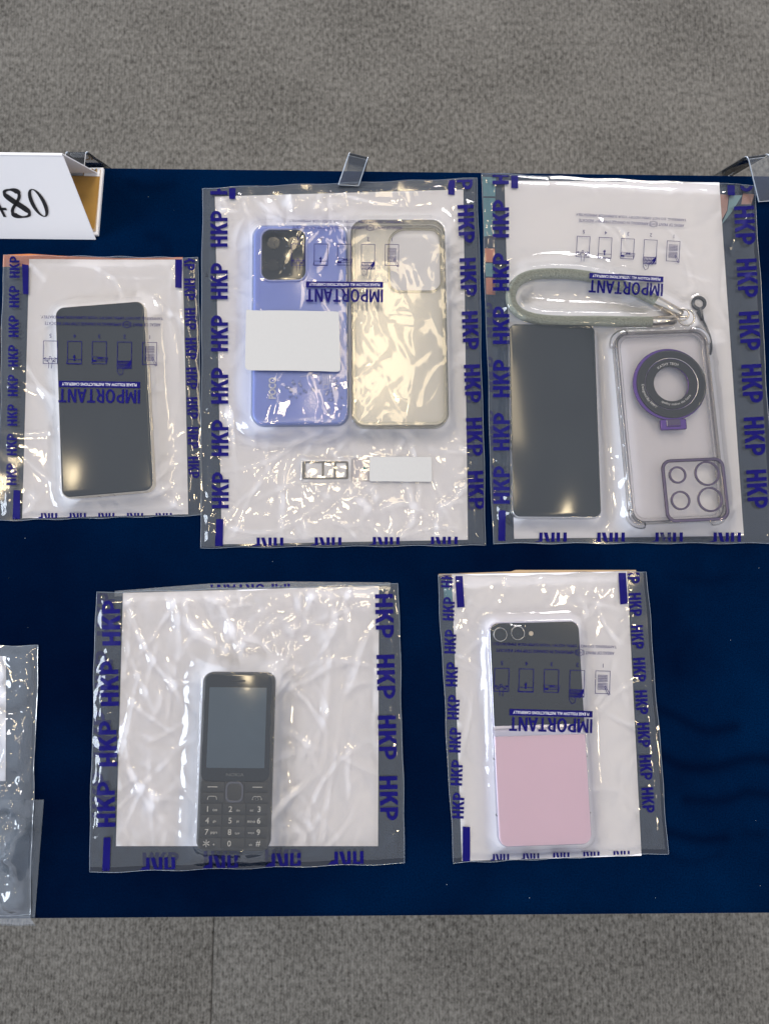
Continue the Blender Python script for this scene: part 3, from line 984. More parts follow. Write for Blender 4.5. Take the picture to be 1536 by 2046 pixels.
# ================================================================== bag with the champagne-edged phone (left)
b1 = Bag('evidence_bag', 'small clear bag printed in navy at the left, holding the dark phone with champagne edges',
         [(8, 511), (397, 516), (404, 1030), (-2, 1041)])
paper('white paper sheet behind the dark phone with champagne edges', [(60, 519), (366, 520), (377, 1028), (46, 1036)], 1)
T1 = Z_OBJ + 0.0088
c, an, w, h = frame((107, 612), (286, 600), (310, 981), (123, 996), T1)
ph1 = thing('smartphone', 'dark-screened smartphone with pale champagne metal edges in the leftmost bag', 'phone', (c[0], c[1], Z_OBJ), an)
slab('frame', w, h, 0.0075, 0, 0.0080, M['champagne'], ph1, 0.0020, steps=5)
slab('glass', w - 0.0018, h - 0.0018, 0.0068, 0.0070, 0.0087, M['screen'], ph1, 0.0012, steps=5)
box('side_button', w / 2 - 0.0003, w / 2 + 0.0005, -0.030, -0.018, 0.003, 0.0055, M['champagne'], ph1, 0.0002)
box('side_button', w / 2 - 0.0003, w / 2 + 0.0005, 0.002, 0.024, 0.003, 0.0055, M['champagne'], ph1, 0.0002)
for x in (-0.008, 0.004):
    box('antenna_gap', x - .0004, x + .0004, -h / 2 - 0.00004, -h / 2 + 0.0015, 0.0012, 0.0066, M['char'], ph1)
b1.add(sdf_rr(c, an, w, h, 0.0075), T1)
b1.build(wr=0.8, crumple=.7, cling=.20, nf=46, seed=4, low=0.0008,
         tension=[(60, 1010, 52, .018, .0012), (345, 1005, -38, .020, .0013), (305, 590, 40, .014, .0011), (70, 535, -35, .014, .0009), (330, 570, 20, .012, .0009), (345, 830, 80, .03, .0006), (90, 850, 85, .03, .0005)])
put_marks(b1, 'side_print', [((29 - 0.9 * i, 533 + 59.2 * i), 43, 20, 90) for i in range(8)])
put_marks(b1, 'side_print', [((378 + 1.3 * i, 518 + 59.4 * i), 43, 22, -88) for i in range(8)])
put_marks(b1, 'bottom_print', [((94 + 57.3 * i, 1036), 40, 22, 180) for i in range(5)])
put_block(b1, [(44, 527), (57, 529), (57, 588), (46, 587)])
put_block(b1, [(350, 518), (364, 518), (363, 575), (350, 574)])
put_block(b1, [(27, 979), (40, 980), (40, 1043), (25, 1043)])
put_instruction(b1, (198, 791), 163, 179.2)
def strip(bag, px, mat, name='seal_strip', z=0.0004):
    v = [up_(a, b) - bag.c for a, b in px]
    n = len(v)
    mesh(name, [(x, y, z) for x, y in v] + [(x, y, z - .00015) for x, y in v],
         [tuple(range(n - 1, -1, -1)), tuple(range(n, 2 * n))] + [(i, (i + 1) % n, (i + 1) % n + n, i + n) for i in range(n)], mat, bag.root)
strip(b1, [(7, 509), (60, 507), (120, 511), (240, 516), (365, 514), (365, 524), (6, 533)], M['orange'])

# ================================================================== bag with the blue phone and the clear case
b2 = Bag('evidence_bag', 'large crinkled clear bag printed in navy, holding the blue phone and the clear soft case',
         [(405, 377), (953, 357), (970, 1090), (401, 1095)])
paper('white paper sheet behind the blue phone and the clear soft case', [(430, 394), (925, 380), (934, 1079), (444, 1088)], 2)
T2 = Z_OBJ + 0.0100
c, an, w, h = frame((503, 447), (694, 447), (697, 846), (500, 849), T2)
ph2 = thing('smartphone', 'periwinkle blue smartphone with a black square camera window under a white label', 'phone', (c[0], c[1], Z_OBJ), an)
L2 = Loc(c, an, T2)
slab('body', w - 0.0030, h - 0.0030, 0.0090, 0.0008, 0.0088, M['blue_body'], ph2, 0.0012, steps=4)
cs = slab('blue_case', w, h, 0.0105, 0.0, 0.0096, M['blue_case'], ph2, 0.0022, steps=5)
wx0, wy0 = L2(520, 456); wx1, wy1 = L2(614, 562)
cxw, cyw, cww, cwh = (wx0 + wx1) / 2, (wy0 + wy1) / 2, wx1 - wx0, wy0 - wy1
win = slab('camera_window', cww - 0.003, cwh - 0.003, 0.0072, 0.0088, 0.0099, M['glass_black'], ph2, 0.0004, cxw, cyw)
shape2d('window_rim', [rr(cww, cwh, 0.0085, cxw, cyw), rr(cww - 0.003, cwh - 0.003, 0.0072, cxw, cyw)], 0.0090, 0.0108, M['blue_body'], win, 0.0005)
for (lx, ly) in ((-.0085, .0105), (.0085, .0105), (-.0085, -.009)):
    shape2d('lens', [circ(.0055, cxw + lx, cyw + ly)], 0.0098, 0.0104, M['glass_black'], win, 0.0002)
tx, ty = L2(544, 775)
v, f = fit2d(text2d('POCO', 0.03), 0, 0, 0.0180, 0.0062)
flat_text('brand_lettering', (np.stack([tx - v[:, 1], ty + v[:, 0]], -1), f), 0.00975, M['ink_pale'], ph2)
lines = []
for i in range(5):
    lines.append([L2(646 + i * 4.2, 748), L2(646 + i * 4.2, 768)])
lines.append([L2(600 + 0, 752), L2(638, 747)])
flat_text('small_print', strokes(lines, 0.00030, .01), 0.00975, M['grey_print'], ph2)
flat_text('small_print', strokes([[L2(646, 778), L2(656, 776), L2(656, 768), L2(646, 768), L2(646, 778)]], 0.0003, .01), 0.00975, M['grey_print'], ph2)
# trapped water bubbles between the phone and its case
def bubbles(spots, parent, z):
    bm = bmesh.new()
    for (x, y, r, st, a) in spots:
        m = Matrix.Translation((x, y, z)) @ Matrix.Rotation(a, 4, 'Z') @ Matrix.Diagonal((r * st, r, r * 0.35, 1))
        bmesh.ops.create_uvsphere(bm, u_segments=10, v_segments=6, radius=1.0, matrix=m)
    me = bpy.data.meshes.new('water_bubbles')
    bm.to_mesh(me); bm.free()
    me.materials.append(M['droplet'])
    me.polygons.foreach_set('use_smooth', [True] * len(me.polygons))
    o = link(bpy.data.objects.new('water_bubbles', me), parent)
    o['kind'] = 'stuff'
sp = []
rb = random.Random(3)
for i in range(30):
    px = rb.uniform(572, 690); py = rb.choice([rb.uniform(752, 800), rb.uniform(760, 830)])
    x, y = L2(px, py)
    sp.append((x, y, rb.uniform(.0004, .0013), rb.uniform(1, 2.2), rb.uniform(0, 3.1)))
for i in range(14):
    x, y = L2(rb.uniform(560, 606), rb.uniform(470, 552))
    sp.append((x, y, rb.uniform(.0004, .0012), 1, 0))
bubbles(sp, ph2, 0.0098)
b2.add(sdf_rr(c, an, w, h, 0.0105), Z_OBJ + 0.0110)

# clear soft case
T2c = Z_OBJ + 0.0095
c, an, w, h = frame((701, 437), (889, 437), (897, 851), (701, 853), T2c)
cas = thing('phone_case', 'yellowish clear soft phone case with an empty camera cutout', 'phone case', (c[0], c[1], Z_OBJ), an)
L2c = Loc(c, an, Z_OBJ + 0.002)
hx0, hy0 = L2c(778, 458); hx1, hy1 = L2c(880, 580)
hc = rr(hx1 - hx0, hy0 - hy1, (0.0085, 0.014, 0.008, 0.0085), (hx0 + hx1) / 2, (hy0 + hy1) / 2, 8)
shape2d('back_plate', [rr(w - .002, h - .002, .0108), hc], 0.0004, 0.0016, M['tpu'], cas)
shape2d('cutout_rim', [rr(hx1 - hx0 + .003, hy0 - hy1 + .003, (0.010, 0.0155, 0.0095, 0.010), (hx0 + hx1) / 2, (hy0 + hy1) / 2, 8), hc], 0.0002, 0.0026, M['tpu_rim'], cas, 0.0004)
shape2d('side_wall', [rr(w, h, .0115), rr(w - .0034, h - .0034, .0100)], 0.0, 0.0092, M['tpu_rim'], cas, 0.0010)
shape2d('lip', [rr(w - .0022, h - .0022, .0105), rr(w - .0075, h - .0075, .0085)], 0.0080, 0.0092, M['tpu'], cas, 0.0004)
for x0, x1 in ((-.019, -.013), (-.004, .010), (.015, .029)):
    box('port_slot', x0, x1, -h / 2 - .00012, -h / 2 + .0012, .0025, .0062, M['tpu'], cas)
b2.add(sdf_rr(c, an, w, h, 0.0115), T2c)

# card tray and clear sticker
Ts = Z_OBJ + 0.0012
c, an, w, h = frame((605, 921), (696, 921), (696, 957), (605, 957), Ts)
tray = thing('card_tray', 'dark steel card tray with three open slots in the large bag', 'card tray', (c[0], c[1], Z_OBJ), an)
fr = .0014
sl = w / 3
holes = [rr(w * .40 - fr, h - 2 * fr, .0008, -w / 2 + fr + w * .20, 0, 3), rr(w * .26 - fr, h - 2 * fr, .0008, -w / 2 + fr + w * .535, 0, 3), rr(w * .26 - fr, h - 2 * fr, .0012, -w / 2 + fr + w * .80, 0, 3)]
M['tray'] = pmat('dark_tray_metal', (0.10, 0.10, 0.105), 0.35, metal=0.7, var=0.1)
shape2d('tray_frame', [rr(w, h, .0012, 0, 0, 3)] + holes, 0, .0009, M['tray'], tray, .0002)
box('tray_head', -w / 2 - .0016, -w / 2 - .0004, -h / 2 - .0010, h / 2 + .0010, 0, .0022, M['silver'], tray, .0003)
b2.add(sdf_rr(c, an, w, h, .001), Z_OBJ + .0022)
c, an, w, h = frame((702, 915), (742, 915), (742, 962), (702, 962), Z_OBJ)
stk = thing('clear_sticker', 'small clear plastic sticker with a teal dot beside the card tray', 'sticker', (c[0], c[1], Z_OBJ), an)
slab('backing', w, h, .003, 0, .0003, M['pc'], stk, .0001)
x, y = Loc(c, an, Z_OBJ)(729, 936)
shape2d('dot', [circ(.0016, x, y, 24)], .0003, .00038, M['teal_dark'], stk)

b2.build(wr=1.0, crumple=.85, cling=.42, nf=150, seed=8, low=0.0012,
         hot=((.45, .08, .10), (.25, .10, .10), (.65, .45, .12), (.45, .60, .12), (.55, .85, .12), (.85, .9, .1), (.75, .28, .12)),
         tension=[(560, 890, 6, .05, .0013), (640, 880, 8, .04, .0012), (520, 1062, 3, .05, .0013), (760, 655, 2, .035, .0012), (530, 573, -4, .02, .0011), (740, 1010, 60, .015, .0012)])
put_marks(b2, 'side_print', [((437 + 0.5 * i, 352 + 104.6 * i), 72, 34, 90 ) for i in range(7)])
put_marks(b2, 'side_print', [((927 + 4.2 * i, 340 + 106.5 * i), 76, 32, -87.5) for i in range(7)])
put_marks(b2, 'underside_print', [((921 + 3.0 * i, 450 + 107 * i), 70, 28, -86) for i in range(6)], M['ink_back'], True)
put_marks(b2, 'bottom_print', [((533 + 116 * i, 1094 - 0.5 * i), 66, 40, 180) for i in range(4)])
put_block(b2, [(457, 372), (471, 371), (470, 397), (458, 397)])
put_block(b2, [(895, 357), (909, 356), (908, 389), (895, 388)])
put_block(b2, [(432, 1037), (446, 1037), (445, 1098), (429, 1098)])
put_instruction(b2, (688, 590), 154, 179.6)

def sticker(bag, name, label, px, r_mm, cat, group=None):
    """paper label stuck on the outside of a bag"""
    q = [up_(a, b, 0.006) for a, b in px]
    p = [np.array(a, float) for a in px]
    n = 22
    rs = r_mm
    W = np.linalg.norm(q[1] - q[0]); Hh = np.linalg.norm(q[3] - q[0])
    vf = cut2d(poly2d([rr(W, Hh, rs, W / 2, Hh / 2, 6)]), 0.004)
    v = vf[0] / [W, Hh]
    u_, v_ = v[:, :1], 1 - v[:, 1:]
    pp = (p[0] * (1 - u_) + p[1] * u_) * (1 - v_) + (p[3] * (1 - u_) + p[2] * u_) * v_
    wv = bag.lay(pp[:, 0], pp[:, 1], 0.0005)
    # stiffer than the film: bridges its wrinkles
    A = np.c_[wv[:, 0], wv[:, 1], wv[:, 0] * wv[:, 1], wv[:, 0] ** 2, wv[:, 1] ** 2, np.ones(len(wv))]
    co, *_ = np.linalg.lstsq(A, wv[:, 2], rcond=None)
    zz = A @ co
    wv[:, 2] = zz + max(0.0, float(np.max(wv[:, 2] - zz))) + 0.0002
    bot = wv.copy(); bot[:, 2] -= 0.00015
    nn = len(wv)
    fs = vf[1] + [tuple(i + nn for i in f[::-1]) for f in vf[1]]
    o = mesh(name, np.concatenate([wv, bot]), fs, M['label'], None, True, 50)
    o.location = (bag.c[0], bag.c[1], 0)
    tag(o, label, cat, group)
sticker(b2, 'label_sticker', 'large blank white label over the middle of the blue phone', [(493, 620), (677, 623), (680, 743), (491, 740)], .0022, 'label')
sticker(b2, 'label_sticker', 'narrow blank white label beside the card tray', [(738, 913), (862, 913), (863, 963), (738, 962)], .0018, 'label')

# ================================================================== bag with the dark phone, wrist strap and ring case
b3 = Bag('evidence_bag', 'large clear navy-printed bag holding the wrist strap and the purple ring case',
         [(961, 347), (1506, 371), (1548, 1086), (984, 1086)])
paper('white paper sheet behind the wrist strap and the purple ring case', [(1007, 362), (1435, 366), (1484, 1071), (1026, 1077)], 3)
T3 = Z_OBJ + 0.0082
c, an, w, h = frame((1017, 647), (1194, 646), (1197, 1034), (1022, 1036), T3)
ph3 = thing('smartphone', 'plain dark slab smartphone with a silver lower rim beside the purple ring case', 'phone', (c[0], c[1], Z_OBJ), an)
slab('frame', w, h, .0062, 0, .0078, M['silver'], ph3, .0018, steps=5)
slab('glass', w - .0012, h - .0016, .0058, .0070, .0081, M['screen'], ph3, .0006, 0, .0002)
box('charging_port', -.0045, .0045, -h / 2 - .00005, -h / 2 + .002, .0030, .0052, M['black_plastic'], ph3, .0008)
for i in range(6):
    box('speaker_hole', .012 + i * .0022, .0132 + i * .0022, -h / 2 - .00005, -h / 2 + .001, .0034, .0046, M['black_plastic'], ph3, .0004)
b3.add(sdf_rr(c, an, w, h, .0062), T3)

# clear case with ring stand; its camera end lies towards the viewer
T3c = Z_OBJ + 0.0110
c, an, w, h = frame((1229, 662), (1410, 655), (1460, 1040), (1262, 1047), T3c)
cas3 = thing('phone_case', 'clear bumper phone case with a purple ring stand and purple camera frame', 'phone case', (c[0], c[1], Z_OBJ), an)
L3 = Loc(c, an, Z_OBJ + 0.009)
shape2d('side_wall', [rr(w, h, .011), rr(w - .0050, h - .0050, .0090)], 0, .0100, M['pc_rim'], cas3, .0014)
shape2d('inner_lip', [rr(w - .0040, h - .0040, .0095), rr(w - .0100, h - .0100, .0075)], .0062, .0074, M['pc_rim'], cas3, .0004)
for sxn in (-1, 1):
    for syn in (-1, 1):
        qx, qy = sxn * (w / 2 - .0095), syn * (h / 2 - .0095)
        a0 = math.atan2(syn, sxn)
        arc = [(qx + .0098 * math.cos(a0 + t), qy + .0098 * math.sin(a0 + t), .0050) for t in np.linspace(-1.15, 1.15, 12)]
        tube('corner_bumper', arc, .0028, M['pc_rim'], cas3, 10, rads=[.0012] + [.0034] * 10 + [.0012])
fx0, fy0 = L3(1321, 912); fx1, fy1 = L3(1456, 1046)
fcx, fcy = (fx0 + fx1) / 2, (fy0 + fy1) / 2
fw = (abs(fx1 - fx0) + abs(fy1 - fy0)) / 2 * .97
lens_px = [((1353, 949), 18), ((1412, 946), 26), ((1359, 1000), 20), ((1418, 998), 26)]
lens_l = [(*L3(*p), r / 2520.0) for p, r in lens_px]
shape2d('back_plate', [rr(w - .004, h - .004, .0095)] + [circ(r, x, y, 40) for x, y, r in lens_l], .0074, .0086, M['pc'], cas3)
cf = shape2d('camera_frame', [rr(fw, fw, .0078, fcx, fcy), rr(fw - .0052, fw - .0052, .0056, fcx, fcy)], .0080, .0104, M['purple_trim'], cas3, .0007)
for x, y, r in lens_l:
    shape2d('lens_ring', [circ(r, x, y, 40), circ(r - .0016, x, y, 40)], .0084, .0100, M['purple_trim'], cf, .0003)
rcx, rcy = L3(1337, 768)
RO = 77 / 2520.0
rs3 = shape2d('ring_stand', [circ(RO, rcx, rcy, 80), circ(RO * .50, rcx, rcy, 64)], .0086, .0098, M['purple'], cas3, .0005)
shape2d('outer_disc', [circ(RO * .945, rcx + .0012, rcy, 80), circ(RO * .73, rcx + .0012, rcy, 64)], .0099, .0108, M['black_plastic'], rs3, .0003)
shape2d('inner_disc', [circ(RO * .70, rcx + .0012, rcy, 80), circ(RO * .48, rcx + .0012, rcy, 64)], .0099, .0106, M['black_plastic'], rs3, .0003)
for k in (.915, .72):
    tube('edge_line', [(rcx + .0012 + RO * k * math.cos(t), rcy + RO * k * math.sin(t), .0106) for t in np.linspace(0, 2 * math.pi, 72)[:-1]], .00022, M['silver'], rs3, 5, True)
hx, hy = L3(1344, 850)
shape2d('hinge', [rr(.0218, .0092, .0015, hx, hy + .0006)], .0084, .0108, M['purple'], rs3, .0008)
shape2d('hinge_block', [rr(.0112, .0062, .0006, hx, hy + .0016)], .0106, .0114, M['purple_trim'], rs3, .0003)
tube('hinge_pin', [(hx - .0055, hy - .0008, .0114), (hx + .0055, hy - .0008, .0114)], .0005, M['purple'], rs3, 8)
tube('hinge_edge', [(hx - .0056, hy + .0042 - s_ * .001, .0112) for s_ in range(6)], .0003, M['silver'], rs3, 6)
def arc_text(s, r, mid, size, inward, parent, gap=1.0):
    """lettering bent round the ring; inward: tops of letters point to the centre"""
    parts = []
    adv = {}
    ws = []
    for ch in s:
        if ch == ' ':
            ws.append(.32); continue
        v, f = text2d(ch, .01)
        ws.append((v[:, 0].max() - v[:, 0].min()) + .09)
    tot = sum(ws) * size * gap
    p = -tot / 2
    for ch, wd in zip(s, ws):
        m_ = p + wd * size * gap / 2
        p += wd * size * gap
        if ch == ' ': continue
        v, f = text2d(ch, .01)
        x = (v[:, 0] - (v[:, 0].max() + v[:, 0].min()) / 2) * size
        y = (v[:, 1] - .35) * size
        a = mid + (m_ / r if inward else -m_ / r)
        if inward:   # reading counter-clockwise along the lower side
            ux, uy = -math.cos(a), -math.sin(a); rx, ry = -math.sin(a), math.cos(a)
        else:
            ux, uy = math.cos(a), math.sin(a); rx, ry = math.sin(a), -math.cos(a)
        parts.append((np.stack([rcx + .0014 + r * math.cos(a) + x * rx + y * ux, rcy + r * math.sin(a) + x * ry + y * uy], -1), f))
    flat_text('ring_lettering', join2d(parts), .01085 if r < RO * .69 else .01098, M['ink_pale'], parent)
arc_text('KATHY TECH', RO * .565, math.radians(97), .0030, False, rs3, 0.95)
arc_text('quality makes the futre', RO * .565, math.radians(-80), .0028, True, rs3, .93)
arc_text('Designed By M9FT', RO * .795, math.radians(206), .0030, True, rs3, .95)
b3.add(sdf_rr(c, an, w, h, .011), Z_OBJ + .0114)

# wrist strap
zc = Z_OBJ + .0046
strap = thing('wrist_strap', 'grey-green braided wrist strap looped above the dark slab phone', 'strap', (*up_(1180, 595), Z_OBJ))
s0 = np.array(up_(1180, 595))
def SP(px, py, z):
    q = up_(px, py, Z_OBJ + z) - s0
    return (float(q[0]), float(q[1]), z)
rope_px = [(1314, 603), (1285, 588), (1245, 571), (1200, 557), (1150, 548), (1095, 546), (1055, 551), (1030, 566), (1020, 589), (1025, 612), (1045, 629), (1080, 638), (1130, 641), (1190, 641), (1250, 642), (1308, 643)]
rp = smooth_path([SP(a, b, .0046) for a, b in rope_px], 7)
tube('cord', rp, .0044, M['rope'], strap, 14)
tube('ferrule', [SP(1310, 601, .0048), SP(1322, 608, .0050), SP(1356, 627, .0052), SP(1360, 630, .0050)], .0047, M['steel'], strap, 16, rads=[.0046, .0048, .0047, .0036])
tube('ferrule', [SP(1302, 643, .0046), SP(1308, 643, .0048), SP(1343, 640, .0050), SP(1348, 639, .0048)], .0047, M['steel'], strap, 16, rads=[.0045, .0048, .0046, .0035])
tube('ferrule_neck', [SP(1344, 634, .005), SP(1372, 632, .006)], .0011, M['steel'], strap, 8)
rcn = np.array(SP(1371, 634, .0058))
tube('split_ring', [tuple(rcn + np.array([.0068 * math.cos(t), .0068 * math.sin(t), .0006 * math.sin(t)])) for t in np.linspace(0, 2 * math.pi, 40)[:-1]], .0009, M['steel'], strap, 8, True)
rc2 = np.array(SP(1362, 628, .0076))
tube('split_ring', [tuple(rc2 + np.array([.0056 * math.cos(t), .0052 * math.sin(t), .0008 * math.cos(t)])) for t in np.linspace(0, 2 * math.pi, 40)[:-1]], .0007, M['steel'], strap, 8, True)
strap_top = Z_OBJ + .0100
b3.add(sdf_line([up_(a, b, .005) for a, b in rope_px], .0046), strap_top)
b3.add(sdf_line([up_(1310, 601, .005), up_(1358, 629, .005)], .005), Z_OBJ + .0104)
b3.add(sdf_line([up_(1300, 643, .005), up_(1374, 634, .005)], .007), Z_OBJ + .0100)
# tether tab
tab = thing('tether_tab', 'small dark grey tether tab with a round eyelet right of the strap rings', 'tether tab', (*up_(1393, 608), Z_OBJ))
t0 = np.array(up_(1393, 608))
def TP(px, py, z):
    q = up_(px, py, Z_OBJ + z) - t0
    return (float(q[0]), float(q[1]), z)
shape2d('eyelet', [circ(.0064, 0, 0, 40), circ(.0038, 0, 0, 32)], .0002, .0022, M['rubber'], tab, .0006)
tube('neck', [TP(1397, 621, .0013), TP(1403, 639, .0013)], .0020, M['rubber'], tab, 10, rads=[.0026, .0014])
tube('cord', smooth_path([TP(1403, 637, .0013), TP(1410, 652, .0012), TP(1418, 672, .0012), TP(1421, 692, .0012), TP(1419, 708, .0012)], 5), .0009, M['rubber'], tab, 8)
b3.add(sdf_rr(t0, 0, .0128, .0128, .0064), Z_OBJ + .0024)
# seal strips seen at the sides
def strip3():
    for px, mt in (([(964, 353), (990, 354), (989, 392), (965, 392)], M['teal']), ([(965, 395), (989, 396), (988, 470), (967, 472)], M['teal']),
                   ([(968, 496), (988, 497), (988, 524), (969, 523)], M['orange']), ([(969, 526), (988, 526), (988, 553), (970, 552)], M['teal']),
                   ([(970, 555), (989, 555), (989, 589), (971, 588)], M['orange']),
                   ([(1436, 388), (1455, 389), (1452, 420), (1438, 445)], M['orange_pale']), ([(1457, 390), (1482, 390), (1460, 425), (1440, 450), (1453, 421)], M['teal_pale']),
                   ([(1484, 386), (1506, 388), (1500, 408), (1480, 408)], M['orange_pale'])):
        strip(b3, px, mt)
strip3()
b3.build(wr=0.8, crumple=.75, cling=.20, nf=70, seed=15, low=0.0010,
         hot=((.40, .25, .08), (.92, .15, .10), (.95, .55, .1), (.05, .5, .15)),
         tension=[(1040, 700, 86, .06, .0010), (1028, 930, 80, .035, .0009), (1190, 545, 62, .014, .0013), (1425, 820, 72, .03, .0008), (1440, 410, 70, .012, .0010), (1480, 1000, 40, .02, .001)])
put_marks(b3, 'side_print', [((1000 + 0.3 * i, 330 + 106.5 * i), 75, 33, 90) for i in range(7)])
put_marks(b3, 'side_print', [((1483 + 4.9 * i, 344 + 105.5 * i), 77, 40, -87) for i in range(7)])
put_marks(b3, 'underside_print', [((979 + 2.0 * i, 640 + 108 * i), 70, 26, 90) for i in range(4)], M['ink_back'], True)
put_marks(b3, 'bottom_print', [((1098 + 116 * i, 1088), 68, 48, 180) for i in range(4)])
put_block(b3, [(1021, 349), (1035, 349), (1035, 376), (1021, 375)])
put_block(b3, [(1452, 365), (1467, 365), (1468, 390), (1454, 389)])
put_block(b3, [(996, 1019), (1010, 1020), (1009, 1081), (995, 1081)])
put_instruction(b3, (1250, 575), 148, 177.0)

# ================================================================== bag with the keypad phone
b4 = Bag('evidence_bag', 'wide clear bag printed in navy in the lower row, holding the keypad phone',
         [(193, 1184), (796, 1167), (809, 1725), (179, 1743)])
paper('white paper sheet behind the keypad phone', [(247, 1185), (757, 1171), (755, 1690), (233, 1690)], 4)
T4 = Z_OBJ + 0.0125
c, an, w, h = frame((405, 1345), (551, 1344), (535, 1704), (389, 1703), T4)
ph4 = thing('keypad_phone', 'charcoal keypad phone with grey-blue display and white numerals', 'phone', (c[0], c[1], Z_OBJ), an)
L4 = Loc(c, an, T4)
M['pad'] = pmat('pad_ring_grey', (0.14, 0.14, 0.16), 0.25, metal=0.5)
slab('body', w, h, .0072, 0, .0112, M['char'], ph4, .0028, steps=5)
def p4(u, v):      # u,v in the zoomed crop of the phone: 0..1 across and down
    return (u - .5) * w, (.5 - v) * h
yk = p4(0, .615)[1]
fy1_, fy0_ = h / 2 - .0012, yk
fg = slab('front_glass', w - .0034, fy1_ - fy0_, .0058, .0104, .0117, M['glass_black'], ph4, .0005, 0, (fy1_ + fy0_) / 2)
dy1, dy0 = p4(0, .085)[1], p4(0, .540)[1]
slab('display', w * .795, dy1 - dy0, .0006, .0114, .01176, M['lcd'], fg, .0001, 0, (dy1 + dy0) / 2)
slab('earpiece', .0108, .0014, .0007, .0114, .01178, M['black_plastic'], fg, .0001, 0, p4(0, .047)[1])
flat_text('brand_lettering', fit2d(text2d('NOKIA', .01), 0, p4(0, .577)[1], .0135, .0023), .01172, M['rubber'], fg)
M['faint'] = pmat('faint_grey_print', (0.16, 0.17, 0.17), .5)
for o_ in fg.children:
    if o_.name.startswith('brand_lettering'):
        o_.data.materials.clear(); o_.data.materials.append(M['faint'])
ky = [.615, .675, .735, .798, .861, .924, .985]
kx = [.030, .345, .665, .970]
def key(name, u0, u1, v0, v1, r=.0006):
    x0, y1 = p4(u0, v0); x1, y0 = p4(u1, v1)
    return slab(name, x1 - x0 - .0004, y1 - y0 - .0004, r, .0104, .0117, M['key'], ph4, .0003, (x0 + x1) / 2, (y0 + y1) / 2, 4)
ZK = .01175
def ktext(k, s, u, v, hgt, bold=.006):
    x, y = p4(u, v)
    flat_text('key_lettering', fit2d(text2d(s, bold), x, y, None, hgt), ZK, M['grey_print'], k)
for (u0, u1, u) in ((.030, .37, .20), (.63, .970, .81)):
    k = key('soft_key', u0, u1, ky[0], ky[1]);
    x, y = p4(u, .645)
    flat_text('key_line', strokes([[(x - .0034, y), (x + .0034, y)]], .0006, .01), ZK, M['grey_print'], k)
    k = key('call_key', u0, u1, ky[1], ky[2])
    x, y = p4(u, .705)
    ar = [(x - .0034, y - .0012), (x - .0032, y + .0002), (x - .0024, y + .0011), (x + .0024, y + .0011), (x + .0032, y + .0002), (x + .0034, y - .0012)]
    ln = [ar]
    if u > .5:
        ln.append([(x + .0011 * math.cos(t), y - .0007 + .0011 * math.sin(t)) for t in np.linspace(0, 6.3, 16)])
    flat_text('key_symbol', strokes(ln, .00045, .01), ZK, M['grey_print'], k)
nx, ny = p4(.5, .672)
slab('navigation_pad', .0134, .0152, .0040, .0104, .0123, M['char'], ph4, .0007, nx, ny)
shape2d('pad_ring', [rr(.0138, .0156, .0044, nx, ny), rr(.0104, .0120, .0032, nx, ny)], .0118, .0125, M['pad'], ph4, .0003)
for r_, row in enumerate((('1', '2', '3'), ('4', '5', '6'), ('7', '8', '9'), ('*', '0', '#'))):
    sub = (('oo', 'abc', 'def'), ('ghi', 'jkl', 'mno'), ('pqrs', 'tuv', 'wxyz'), ('+', '', 'aA'))[r_]
    for q_ in range(3):
        rad = .0006
        k = key('number_key', kx[q_], kx[q_ + 1], ky[2 + r_], ky[3 + r_], rad)
        v_ = (ky[2 + r_] + ky[3 + r_]) / 2
        u_ = (.145, .455, .845)[q_]
        hg = .0042
        if row[q_] == '*':
            x, y = p4(u_, v_)
            flat_text('key_lettering', strokes([[(x - .0024 * math.cos(t), y - .0024 * math.sin(t)), (x + .0024 * math.cos(t), y + .0024 * math.sin(t))] for t in (math.pi / 2, math.pi / 6, -math.pi / 6)], .0006, .01), ZK, M['grey_print'], k)
        else:
            ktext(k, row[q_], u_, v_, hg)
        if sub[q_]:
            us = (.245, .560, .745)[q_]
            ktext(k, sub[q_], us, v_ + .006, .0016 if sub[q_] not in ('pqrs', 'ghi', 'jkl') else .0020, .004)
b4.add(sdf_rr(c, an, w, h, .0072), T4)
b4.build(wr=1.0, crumple=.95, cling=.34, nf=150, seed=23, low=0.0012,
         hot=((.45, .18, .12), (.30, .15, .10), (.68, .22, .10), (.85, .3, .1), (.12, .75, .1), (.06, .3, .15), (.45, .93, .06), (.57, .8, .05)),
         tension=[(580, 1590, 40, .016, .0014), (470, 1700, 5, .018, .0014), (560, 1330, 50, .014, .0010), (395, 1330, -50, .012, .001), (640, 1440, 80, .03, .0010), (300, 1330, 78, .03, .0010), (500, 1270, 45, .02, .0012), (350, 1240, 100, .02, .0013), (655, 1390, 86, .03, .0013), (720, 1300, 72, .018, .0012), (270, 1600, 70, .02, .0012)])
put_marks(b4, 'side_print', [((222 - 3.4 * i, 1245 + 121 * i), 90, 36, 91) for i in range(4)])
put_marks(b4, 'underside_print', [((212 - 3.4 * i, 1225 + 121 * i), 90, 36, 91) for i in range(4)], M['ink_back'], True)
put_marks(b4, 'side_print', [((768 + 2.9 * i, 1231 + 121.5 * i), 88, 36, -88.5) for i in range(4)])
put_marks(b4, 'bottom_print', [((314 + 125.5 * i, 1740 - 4 * i), 72, 52, 181) for i in range(4)])
put_marks(b4, 'underside_print', [((322 + 122 * i, 1716 - 3 * i), 72, 26, 1) for i in range(3)], M['ink_back'], True)
put_block(b4, [(207, 1674), (221, 1674), (219, 1745), (204, 1745)])
